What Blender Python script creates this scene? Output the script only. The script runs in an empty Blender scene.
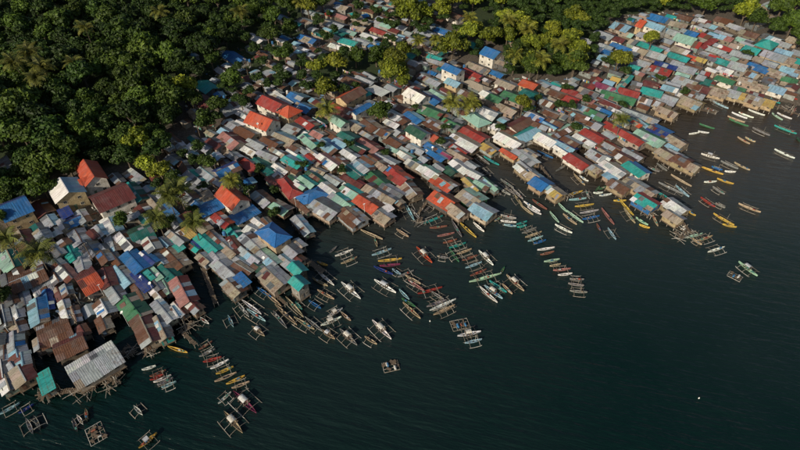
import bpy, math, random
import numpy as np
from mathutils import Matrix, Vector
R = math.radians
random.seed(7); np.random.seed(7)
scene = bpy.context.scene
COL = scene.collection

# ------------------------------------------------------------------ camera, sky, sun, exposure
CAM_H, PITCH, FPX = 120.0, R(42.0), 533.3
cam_d = bpy.data.cameras.new('camera'); cam = bpy.data.objects.new('camera', cam_d); COL.objects.link(cam)
cam.location = (0, 0, CAM_H); cam.rotation_euler = (math.pi/2 - PITCH, 0, 0)
cam_d.sensor_width = 36.0; cam_d.lens = 24.0; cam_d.clip_start = 1.0; cam_d.clip_end = 12000
scene.camera = cam
SUN_AZ = Vector((-0.60, -0.80, 0)).normalized(); SUN_EL = R(27)
world = bpy.data.worlds.new('World'); scene.world = world; world.use_nodes = True
wn = world.node_tree; wn.nodes.clear()
sky = wn.nodes.new('ShaderNodeTexSky'); sky.sky_type = 'NISHITA'; sky.sun_disc = False
sky.sun_elevation = SUN_EL; sky.sun_rotation = math.atan2(SUN_AZ.x, SUN_AZ.y)
sky.air_density = 1.2; sky.dust_density = 2.0; sky.altitude = 50
bg = wn.nodes.new('ShaderNodeBackground'); bg.inputs['Strength'].default_value = 0.08
wo = wn.nodes.new('ShaderNodeOutputWorld')
wn.links.new(sky.outputs[0], bg.inputs[0]); wn.links.new(bg.outputs[0], wo.inputs[0])
sun_d = bpy.data.lights.new('sun', 'SUN'); sun_d.energy = 5.0; sun_d.angle = R(0.6); sun_d.color = (1.0, 0.89, 0.72)
sun = bpy.data.objects.new('sun', sun_d); COL.objects.link(sun)
to_sun = Vector((SUN_AZ.x*math.cos(SUN_EL), SUN_AZ.y*math.cos(SUN_EL), math.sin(SUN_EL)))
sun.rotation_euler = to_sun.to_track_quat('Z', 'Y').to_euler(); sun.location = to_sun*300
vs = scene.view_settings
vs.view_transform = 'Standard'; vs.look = 'None'; vs.gamma = 1.0; vs.exposure = -0.26; vs.use_curve_mapping = False
scene.render.engine = 'CYCLES'

# ------------------------------------------------------------------ picture <-> ground
FWD = (0, math.cos(PITCH), -math.sin(PITCH)); UP = (0, math.sin(PITCH), math.cos(PITCH))
def ray(px, py):
    dx = (px-400)/FPX; dy = (225-py)/FPX
    return (dx, FWD[1]+UP[1]*dy, FWD[2]+UP[2]*dy)
def flat(px, py, z=0.0):
    d = ray(px, py); t = (z-CAM_H)/d[2]
    return (d[0]*t, d[1]*t)
def proj(x, y, z):
    vz = z-CAM_H
    dep = y*FWD[1]+vz*FWD[2]; u = y*UP[1]+vz*UP[2]
    return (400+FPX*x/dep, 225-FPX*u/dep, dep)

# ------------------------------------------------------------------ terrain height field
SHORE = [(-60,405),(20,365),(80,335),(130,312),(185,280),(222,256),(258,236),(285,208),(330,196),(370,190),(410,178),
         (430,165),(470,150),(500,138),(540,146),(575,148),(600,158),(640,148),(632,125),(660,118),(690,104),(720,92),(760,96),(800,106),(860,116)]
shore = [flat(*p) for p in SHORE]
shore = [(-600, shore[0][1]-40), (-300, shore[0][1]-15)] + shore + [(shore[-1][0]+150, shore[-1][1]-5), (1500, shore[-1][1]+60)]
land_poly = shore + [(1500, 4000), (-600, 4000)]
HILL = [(-60,212),(0,203),(60,172),(130,163),(168,122),(188,75),(225,42),(262,12)]
hill = [flat(p[0], p[1], 3.0) for p in HILL]
hill = [(-600, hill[0][1]-30)] + hill + [(hill[-1][0]+10, hill[-1][1]+120), (hill[-1][0]+60, 1200)]
hill_poly = hill + [(-600, 1200)]
def seg_dist(X, Y, pts):
    D = np.full(X.shape, 1e9)
    for (x0, y0), (x1, y1) in zip(pts[:-1], pts[1:]):
        vx, vy = x1-x0, y1-y0; L2 = vx*vx+vy*vy
        t = np.clip(((X-x0)*vx+(Y-y0)*vy)/L2, 0, 1)
        D = np.minimum(D, np.hypot(X-(x0+t*vx), Y-(y0+t*vy)))
    return D
def inside(X, Y, poly):
    c = np.zeros(X.shape, bool); n = len(poly)
    for i in range(n):
        x0, y0 = poly[i]; x1, y1 = poly[(i+1) % n]
        if y0 == y1: continue
        k = ((y0 > Y) != (y1 > Y)) & (X < (x1-x0)*(Y-y0)/(y1-y0)+x0)
        c ^= k
    return c
def sstep(a, b, x):
    t = np.clip((x-a)/(b-a), 0, 1); return t*t*(3-2*t)
gx = np.concatenate([np.arange(-560, -300, 20), np.arange(-300, 421, 4), np.arange(440, 1200, 40)]).astype(float)
gy = np.concatenate([np.arange(-200, 40, 20), np.arange(40, 561, 4), np.arange(580, 1100, 40)]).astype(float)
GX, GY = np.meshgrid(gx, gy)
d = seg_dist(GX, GY, shore)*np.where(inside(GX, GY, land_poly), 1, -1)
dh = seg_dist(GX, GY, hill)*np.where(inside(GX, GY, hill_poly), 1, -1)
far = sstep(330, 700, GY)
GZ = np.where(d > 0, 1.3*sstep(0, 7, d)+0.035*np.clip(d, 0, 200), -3.0*sstep(0, 9, -d))
GZ += np.where(dh > 0, 0.42*np.clip(dh, 0, 150)*sstep(-8, 22, dh), 0)
GZ += np.where(d > 30, 0.5*np.sin(GX*0.05+1)*np.cos(GY*0.043), 0) + np.where(dh > 20, 2.0*np.sin(GX*0.11)*np.cos(GY*0.09+2), 0)
GZ += np.where(d > 0, far*45, 0)
CHANNELS = [([(258,176),(288,206),(332,242)], 4.0), ([(376,148),(402,168),(424,196)], 3.2), ([(184,258),(206,296)], 3.6), ([(486,140),(508,166),(524,190)], 3.0), ([(560,128),(580,150),(590,170)], 3.0), ([(118,318),(140,350)], 3.0), ([(34,340),(46,390)], 2.4), ([(318,176),(340,200)], 2.0)]
CHW = []
for pts_, w_ in CHANNELS:
    wl = [flat(*p) for p in pts_]; CHW.append((wl, w_)); dc = seg_dist(GX, GY, wl)
    GZ = np.where(GZ > -1.2, np.minimum(GZ, -1.2+sstep(w_*.9, w_*.9+4, dc)*8), GZ)
def in_channel(x, y, extra=0.0):
    P, Q = np.array([x]), np.array([y])
    return any(seg_dist(P, Q, wl)[0] < w_*.8+extra for wl, w_ in CHW)
def terrain(x, y):
    i = min(max(int(np.searchsorted(gx, x))-1, 0), len(gx)-2); j = min(max(int(np.searchsorted(gy, y))-1, 0), len(gy)-2)
    u = (x-gx[i])/(gx[i+1]-gx[i]); v = (y-gy[j])/(gy[j+1]-gy[j])
    return float((GZ[j,i]*(1-u)+GZ[j,i+1]*u)*(1-v)+(GZ[j+1,i]*(1-u)+GZ[j+1,i+1]*u)*v)
def ground(px, py, above=0.0, sea=True):
    """point of the land (or water) seen at a picture point, 'above' metres over it"""
    d = ray(px, py); t = 60.0; step = 4.0
    def f(t):
        g = terrain(d[0]*t, d[1]*t); g = max(g, 0.0) if sea else g
        return CAM_H+d[2]*t-(g+above)
    while f(t) > 0 and t < 900: t += step
    a, b = t-step, t
    for _ in range(14):
        m = (a+b)/2
        if f(m) > 0: a = m
        else: b = m
    x, y = d[0]*a, d[1]*a
    return x, y, max(terrain(x, y), 0.0)

# ------------------------------------------------------------------ materials
def new_mat(name):
    m = bpy.data.materials.new(name); m.use_nodes = True; nt = m.node_tree; nt.nodes.clear()
    out = nt.nodes.new('ShaderNodeOutputMaterial'); p = nt.nodes.new('ShaderNodeBsdfPrincipled')
    nt.links.new(p.outputs[0], out.inputs[0]); return m, nt, p
def N(nt, t, **kw):
    n = nt.nodes.new(t)
    for k, v in kw.items(): setattr(n, k, v)
    return n
def noise(nt, vec, scale, detail=3, rough=0.55, w=None):
    n = N(nt, 'ShaderNodeTexNoise'); n.inputs['Scale'].default_value = scale; n.inputs['Detail'].default_value = detail
    n.inputs['Roughness'].default_value = rough
    if vec is not None: nt.links.new(vec, n.inputs['Vector'])
    return n
def ramp(nt, fac, stops):
    r = N(nt, 'ShaderNodeValToRGB'); e = r.color_ramp.elements
    while len(e) < len(stops): e.new(0.5)
    for el, (p, c) in zip(e, stops): el.position = p; el.color = c if len(c) == 4 else (*c, 1)
    nt.links.new(fac, r.inputs[0]); return r
def mixc(nt, fac, a, b, mode='MIX'):
    m = N(nt, 'ShaderNodeMix', data_type='RGBA', blend_type=mode)
    for k, s in ((0, fac), (6, a), (7, b)):
        if isinstance(s, (int, float)): m.inputs[k].default_value = s
        elif isinstance(s, tuple): m.inputs[k].default_value = (*s, 1) if len(s) == 3 else s
        else: nt.links.new(s, m.inputs[k])
    return m.outputs[2]
def math_n(nt, op, a, b=None):
    m = N(nt, 'ShaderNodeMath', operation=op)
    for k, s in ((0, a), (1, b)):
        if s is None: continue
        if isinstance(s, (int, float)): m.inputs[k].default_value = s
        else: nt.links.new(s, m.inputs[k])
    return m.outputs[0]
def scaled(nt, vec, s):
    m = N(nt, 'ShaderNodeVectorMath', operation='MULTIPLY'); nt.links.new(vec, m.inputs[0]); m.inputs[1].default_value = s
    return m.outputs[0]

def tin_material(name, attr=False):
    """corrugated sheet: paint from the object's colour, rust amount from its alpha"""
    m, nt, p = new_mat(name)
    geo = N(nt, 'ShaderNodeNewGeometry'); pos = geo.outputs['Position']
    if attr:
        a = N(nt, 'ShaderNodeAttribute', attribute_name='paint'); c, al = a.outputs['Color'], a.outputs['Alpha']
        rnd = geo.outputs['Random Per Island']
    else:
        a = N(nt, 'ShaderNodeObjectInfo'); c, al = a.outputs['Color'], a.outputs['Alpha']; rnd = a.outputs['Random']
    n1 = noise(nt, pos, 0.9, 5, 0.65); n2 = noise(nt, pos, 4.0, 4, 0.7)
    tone = ramp(nt, n2.outputs[0], [(0.25, (0.70,0.70,0.70)), (0.75, (1.22,1.21,1.19))])
    base = mixc(nt, 1.0, c, tone.outputs[0], 'MULTIPLY')
    if not attr:        # runs of dirt and faded paint down the slope of each sheet
        tc = N(nt, 'ShaderNodeTexCoord'); off = N(nt, 'ShaderNodeVectorMath', operation='ADD'); cx = N(nt, 'ShaderNodeCombineXYZ')
        nt.links.new(math_n(nt, 'MULTIPLY', rnd, 61.0), cx.inputs[2]); nt.links.new(scaled(nt, tc.outputs['Object'], (7.0, 1.3, 0.0)), off.inputs[0]); nt.links.new(cx.outputs[0], off.inputs[1])
        n4 = noise(nt, off.outputs[0], 1.0, 4, .65); st = ramp(nt, n4.outputs[0], [(.32, (.62,.60,.57)), (.52, (1,1,1)), (.72, (1.25,1.25,1.25))])
        base = mixc(nt, 1.0, base, st.outputs[0], 'MULTIPLY')
        n5 = noise(nt, pos, 0.35, 3, .6); fd = ramp(nt, n5.outputs[0], [(.45, (0,0,0)), (.75, (.16,.16,.16))])
        base = mixc(nt, fd.outputs[0], base, (0.36,0.35,0.33))
    rr = math_n(nt, 'ADD', n1.outputs[0], math_n(nt, 'MULTIPLY', al, 0.42))
    rf = ramp(nt, rr, [(0.74, (0,0,0)), (1.04, (1,1,1))])
    rustc = ramp(nt, n2.outputs[0], [(0.3, (0.045,0.022,0.014)), (0.6, (0.15,0.062,0.030)), (0.8, (0.24,0.11,0.055))])
    col = mixc(nt, rf.outputs[0], base, rustc.outputs[0])
    nt.links.new(col, p.inputs['Base Color'])
    ro = ramp(nt, n2.outputs[0], [(0.3, (0.42,)*3), (0.8, (0.7,)*3)]); nt.links.new(ro.outputs[0], p.inputs['Roughness'])
    p.inputs['Specular IOR Level'].default_value = 0.45
    b = N(nt, 'ShaderNodeBump'); b.inputs['Strength'].default_value = 0.35; b.inputs['Distance'].default_value = 0.08
    nt.links.new(n2.outputs[0], b.inputs['Height']); nt.links.new(b.outputs[0], p.inputs['Normal'])
    return m
def wall_material(name, attr=False):
    m, nt, p = new_mat(name)
    geo = N(nt, 'ShaderNodeNewGeometry'); pos = geo.outputs['Position']
    if attr: c = N(nt, 'ShaderNodeAttribute', attribute_name='paint').outputs['Color']
    else: c = N(nt, 'ShaderNodeObjectInfo').outputs['Color']
    n1 = noise(nt, pos, 0.7, 5, 0.7); n2 = noise(nt, scaled(nt, pos, (6, 6, 0.8)), 1.0, 3)
    t1 = ramp(nt, n1.outputs[0], [(0.3, (0.55,0.52,0.48)), (0.65, (1.1,1.1,1.1))])
    t2 = ramp(nt, n2.outputs[0], [(0.3, (0.75,0.72,0.68)), (0.7, (1.1,1.1,1.1))])
    col = mixc(nt, 1.0, mixc(nt, 1.0, c, t1.outputs[0], 'MULTIPLY'), t2.outputs[0], 'MULTIPLY')
    nt.links.new(col, p.inputs['Base Color']); p.inputs['Roughness'].default_value = 0.85
    b = N(nt, 'ShaderNodeBump'); b.inputs['Strength'].default_value = 0.4; b.inputs['Distance'].default_value = 0.05
    nt.links.new(n2.outputs[0], b.inputs['Height']); nt.links.new(b.outputs[0], p.inputs['Normal'])
    return m
def paint_material(name, rough=0.5):
    m, nt, p = new_mat(name)
    geo = N(nt, 'ShaderNodeNewGeometry'); c = N(nt, 'ShaderNodeObjectInfo').outputs['Color']
    n1 = noise(nt, geo.outputs['Position'], 2.5, 4, 0.7)
    t1 = ramp(nt, n1.outputs[0], [(0.3, (0.5,0.48,0.45)), (0.6, (1.1,1.1,1.1))])
    nt.links.new(mixc(nt, 1.0, c, t1.outputs[0], 'MULTIPLY'), p.inputs['Base Color']); p.inputs['Roughness'].default_value = rough
    return m
def plain(name, col, rough=0.8, var=0.35, scale=1.5):
    m, nt, p = new_mat(name); geo = N(nt, 'ShaderNodeNewGeometry')
    n1 = noise(nt, geo.outputs['Position'], scale, 4, 0.65)
    t1 = ramp(nt, n1.outputs[0], [(0.3, tuple(x*(1-var) for x in col)), (0.7, tuple(x*(1+var) for x in col))])
    nt.links.new(t1.outputs[0], p.inputs['Base Color']); p.inputs['Roughness'].default_value = rough
    return m
def leaf_material(name):
    m, nt, p = new_mat(name); geo = N(nt, 'ShaderNodeNewGeometry'); oi = N(nt, 'ShaderNodeObjectInfo')
    t = ramp(nt, geo.outputs['Random Per Island'], [(0.0, (0.45,0.5,0.4)), (0.6, (1.0,1.0,1.0)), (1.0, (1.7,1.6,1.1))])
    nt.links.new(mixc(nt, 1.0, oi.outputs['Color'], t.outputs[0], 'MULTIPLY'), p.inputs['Base Color'])
    p.inputs['Roughness'].default_value = 0.6; p.inputs['Specular IOR Level'].default_value = 0.25
    return m
def pole_material():
    m, nt, p = new_mat('bamboo'); geo = N(nt, 'ShaderNodeNewGeometry'); oi = N(nt, 'ShaderNodeObjectInfo')
    c = ramp(nt, oi.outputs['Random'], [(0.0, (0.12,0.105,0.085)), (0.35, (0.28,0.25,0.21)), (0.65, (0.36,0.31,0.24)), (1.0, (0.56,0.54,0.50))])
    n1 = noise(nt, geo.outputs['Position'], 2.0, 3); t = ramp(nt, n1.outputs[0], [(.3, (.6,.6,.6)), (.7, (1.15,1.15,1.15))])
    nt.links.new(mixc(nt, 1.0, c.outputs[0], t.outputs[0], 'MULTIPLY'), p.inputs['Base Color']); p.inputs['Roughness'].default_value = .7
    return m
TIN = tin_material('corrugated_sheet'); TIN_A = tin_material('corrugated_sheet_rows', True)
WALL = wall_material('board_and_plaster'); WALL_A = wall_material('board_and_plaster_rows', True)
PAINT = paint_material('boat_paint'); LEAF = leaf_material('leaves')
WOOD = plain('weathered_wood', (0.13,0.095,0.065)); BAMBOO = pole_material(); BARK = plain('bark', (0.11,0.085,0.06))
GLASS = plain('dark_pane', (0.03,0.035,0.04), 0.25, 0.2); METAL = plain('white_enamel', (0.75,0.75,0.73), 0.4, 0.1)
CONC = plain('concrete', (0.30,0.29,0.27), 0.9)

def ground_material():
    m, nt, p = new_mat('dirt_and_litter'); geo = N(nt, 'ShaderNodeNewGeometry'); pos = geo.outputs['Position']
    a = N(nt, 'ShaderNodeAttribute', attribute_name='green')
    n1 = noise(nt, pos, 0.25, 6, 0.7); n2 = noise(nt, pos, 1.6, 5, 0.75)
    dirt = ramp(nt, n2.outputs[0], [(0.3, (0.045,0.036,0.028)), (0.55, (0.11,0.09,0.07)), (0.75, (0.24,0.21,0.18))])
    grass = ramp(nt, n2.outputs[0], [(0.3, (0.012,0.022,0.007)), (0.7, (0.04,0.065,0.015))])
    f = ramp(nt, math_n(nt, 'ADD', a.outputs['Fac'], math_n(nt, 'MULTIPLY', n1.outputs[0], 0.6)), [(0.5, (0,0,0)), (0.75, (1,1,1))])
    nt.links.new(mixc(nt, f.outputs[0], dirt.outputs[0], grass.outputs[0]), p.inputs['Base Color']); p.inputs['Roughness'].default_value = 0.95
    b = N(nt, 'ShaderNodeBump'); b.inputs['Strength'].default_value = 0.6; b.inputs['Distance'].default_value = 0.3
    nt.links.new(n2.outputs[0], b.inputs['Height']); nt.links.new(b.outputs[0], p.inputs['Normal'])
    return m
def water_material():
    m, nt, p = new_mat('sea_water'); geo = N(nt, 'ShaderNodeNewGeometry'); pos = geo.outputs['Position']
    # silt carried by the shallows: brown by the shore and in the far bay, green-black over the deep
    a = N(nt, 'ShaderNodeAttribute', attribute_name='silt')
    n0 = noise(nt, pos, 0.02, 4, 0.6)
    s = math_n(nt, 'ADD', a.outputs['Fac'], math_n(nt, 'MULTIPLY', math_n(nt, 'SUBTRACT', n0.outputs[0], 0.5), 0.35))
    c = ramp(nt, s, [(0.0, (0.0022,0.0135,0.0122)), (0.35, (0.014,0.0255,0.0250)), (0.7, (0.040,0.041,0.038)), (1.0, (0.048,0.038,0.028))])
    nt.links.new(c.outputs[0], p.inputs['Base Color']); p.inputs['IOR'].default_value = 1.33
    p.inputs['Roughness'].default_value = 0.2
    rot = N(nt, 'ShaderNodeMapping'); rot.inputs['Rotation'].default_value = (0, 0, R(14)); nt.links.new(pos, rot.inputs[0])
    w1 = noise(nt, scaled(nt, rot.outputs[0], (0.08, 0.50, 1)), 1.0, 3, 0.6)
    w2 = noise(nt, scaled(nt, rot.outputs[0], (0.55, 1.5, 1)), 1.0, 4, 0.6)
    n3 = noise(nt, pos, 0.015, 2)
    amp = ramp(nt, n3.outputs[0], [(0.35, (0.4,)*3), (0.65, (0.9,)*3)])
    h = math_n(nt, 'ADD', w1.outputs[0], math_n(nt, 'MULTIPLY', w2.outputs[0], 0.22))
    h = math_n(nt, 'MULTIPLY', h, amp.outputs[0])
    b = N(nt, 'ShaderNodeBump'); b.inputs['Strength'].default_value = 0.9; b.inputs['Distance'].default_value = 1.25
    nt.links.new(h, b.inputs['Height']); nt.links.new(b.outputs[0], p.inputs['Normal'])
    return m

# ------------------------------------------------------------------ mesh helpers
def mesh(name, v, f, mat=None, smooth=False):
    me = bpy.data.meshes.new(name); me.from_pydata([tuple(x) for x in v], [], f); me.update()
    if mat: me.materials.append(mat)
    if smooth: me.polygons.foreach_set('use_smooth', [True]*len(me.polygons))
    return me
class MB:
    def __init__(s): s.v = []; s.f = []
    def add(s, v, f):
        o = len(s.v); s.v += [tuple(x) for x in v]; s.f += [tuple(i+o for i in q) for q in f]; return s
    def box(s, c, d, rz=0.0):
        x, y, z = d[0]/2, d[1]/2, d[2]/2; cr, sr = math.cos(rz), math.sin(rz)
        vs = [(c[0]+cr*a-sr*b, c[1]+sr*a+cr*b, c[2]+e) for e in (-z, z) for a, b in ((-x,-y),(x,-y),(x,y),(-x,y))]
        return s.add(vs, [(3,2,1,0),(4,5,6,7),(0,1,5,4),(1,2,6,5),(2,3,7,6),(3,0,4,7)])
    def tube(s, pts, rs, n=6, cap=True):
        pts = [Vector(p) for p in pts]; rings = []
        if not isinstance(rs, (list, tuple)): rs = [rs]*len(pts)
        for i, p in enumerate(pts):
            t = (pts[min(i+1, len(pts)-1)]-pts[max(i-1, 0)]).normalized()
            a = t.cross(Vector((0,0,1)) if abs(t.z) < .9 else Vector((1,0,0))).normalized(); b = t.cross(a)
            rings.append([p+(a*math.cos(k*2*math.pi/n)+b*math.sin(k*2*math.pi/n))*rs[i] for k in range(n)])
        f = []
        for i in range(len(pts)-1):
            for k in range(n): f.append((i*n+k, i*n+(k+1) % n, (i+1)*n+(k+1) % n, (i+1)*n+k))
        if cap: f += [tuple(range(n))[::-1], tuple((len(pts)-1)*n+k for k in range(n))]
        return s.add([q for r in rings for q in r], f)
    def me(s, name, mat, smooth=False): return mesh(name, s.v, s.f, mat, smooth)
def obj(name, me, parent=None, loc=None, color=None, mat4=None):
    o = bpy.data.objects.new(name, me); COL.objects.link(o)
    if parent is not None: o.parent = parent
    if mat4 is not None: o.matrix_local = mat4
    elif loc is not None: o.location = loc
    if color is not None: o.color = color if len(color) == 4 else (*color, 1)
    return o
def empty(name, loc, rz=0):
    o = bpy.data.objects.new(name, None); COL.objects.link(o); o.location = loc; o.rotation_euler = (0, 0, rz); o.empty_display_size = 0.5
    return o
def tag(o, label=None, cat=None, group=None, kind=None):
    if label: o['label'] = label
    if cat: o['category'] = cat
    if group: o['group'] = group
    if kind: o['kind'] = kind
    return o
def pt_in(px, py, poly):
    c = False; n = len(poly)
    for i in range(n):
        x0, y0 = poly[i]; x1, y1 = poly[(i+1) % n]
        if (y0 > py) != (y1 > py) and px < (x1-x0)*(py-y0)/(y1-y0)+x0: c = not c
    return c

# ------------------------------------------------------------------ ground and sea
FOREST_PX = [(-30,-30),(300,-30),(262,18),(232,40),(205,66),(196,78),(168,88),(182,128),(178,142),(158,158),(138,172),(92,158),(62,172),(46,190),(20,197),(-30,205)]
COPSE_PX = [(462,-20),(690,-20),(680,8),(612,16),(598,34),(592,68),(556,74),(506,74),(504,44),(470,34)]
SCRUB_PX = [(196,74),(232,40),(262,14),(300,-10),(318,6),(302,30),(296,58),(300,84),(262,96),(232,100),(212,112),(196,108)]
GLADE_PX = [(306,58),(330,52),(372,46),(402,44),(402,62),(392,80),(362,72),(338,84),(312,80)]
def build_ground():
    ny, nx = GX.shape
    v = np.stack([GX.ravel(), GY.ravel(), GZ.ravel()], 1)
    f = [(j*nx+i, j*nx+i+1, (j+1)*nx+i+1, (j+1)*nx+i) for j in range(ny-1) for i in range(nx-1)]
    me = mesh('ground', v.tolist(), f, ground_material(), True)
    g = np.clip((dh.ravel()+6)/14, 0, 1)
    for k, (x, y, z) in enumerate(v):
        if y > 120 and g[k] < 1:
            q = proj(x, y, z)
            if pt_in(q[0], q[1], COPSE_PX) or pt_in(q[0], q[1], SCRUB_PX) or pt_in(q[0], q[1], GLADE_PX) or (q[1] < -15): g[k] = 1
    at = me.attributes.new('green', 'FLOAT', 'POINT'); at.data.foreach_set('value', g.astype(np.float32))
    tag(obj('ground', me), kind='structure')
    wx = np.concatenate([[-6000, -2500, -1000], np.arange(-560, 1001, 12), [1500, 3000, 7000]]); wy = np.concatenate([[-6000, -2500, -800], np.arange(-200, 700, 12), [1000, 3000, 8000]])
    WX, WY = np.meshgrid(wx.astype(float), wy.astype(float)); nx = len(wx)
    dw = seg_dist(WX, WY, shore)
    silt = 0.74*np.exp(-(dw/55)**1.6)*sstep(-75, 10, WX) + 0.42*np.exp(-(dw/14)**2)*sstep(-10, 60, WX+20)*sstep(250, 190, WY+0*WX) + 0.85*sstep(110, 330, WY+0.45*WX)*sstep(10, 170, WX+0.35*WY-40)*(1-.5*np.exp(-dw/30))
    v = np.stack([WX.ravel(), WY.ravel(), np.zeros(WX.size)], 1)
    f = [(j*nx+i, j*nx+i+1, (j+1)*nx+i+1, (j+1)*nx+i) for j in range(len(wy)-1) for i in range(nx-1)]
    me = mesh('sea', v.tolist(), f, water_material())
    at = me.attributes.new('silt', 'FLOAT', 'POINT'); at.data.foreach_set('value', np.clip(silt, 0, 1).ravel().astype(np.float32))
    tag(obj('sea', me), kind='structure')
build_ground()

# ------------------------------------------------------------------ palette
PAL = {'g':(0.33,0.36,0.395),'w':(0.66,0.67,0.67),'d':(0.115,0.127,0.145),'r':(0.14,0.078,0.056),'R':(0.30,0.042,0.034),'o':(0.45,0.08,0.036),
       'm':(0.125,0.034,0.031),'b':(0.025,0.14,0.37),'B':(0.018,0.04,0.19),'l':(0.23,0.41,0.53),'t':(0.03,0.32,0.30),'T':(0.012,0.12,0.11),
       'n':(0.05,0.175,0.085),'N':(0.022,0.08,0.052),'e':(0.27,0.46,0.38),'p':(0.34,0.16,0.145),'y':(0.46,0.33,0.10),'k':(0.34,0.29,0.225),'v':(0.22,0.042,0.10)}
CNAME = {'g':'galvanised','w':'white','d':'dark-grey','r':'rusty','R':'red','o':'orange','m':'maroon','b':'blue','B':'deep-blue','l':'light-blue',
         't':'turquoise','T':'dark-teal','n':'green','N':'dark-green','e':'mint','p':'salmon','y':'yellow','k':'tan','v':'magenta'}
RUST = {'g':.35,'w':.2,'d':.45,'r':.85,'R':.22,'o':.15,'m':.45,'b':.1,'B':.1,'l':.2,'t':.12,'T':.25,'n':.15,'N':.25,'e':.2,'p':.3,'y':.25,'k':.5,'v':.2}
def jit(c, a=0.18):
    k = 1+random.uniform(-a, a); return tuple(max(0.003, x*k*(1+random.uniform(-.05, .05))) for x in c)

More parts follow.
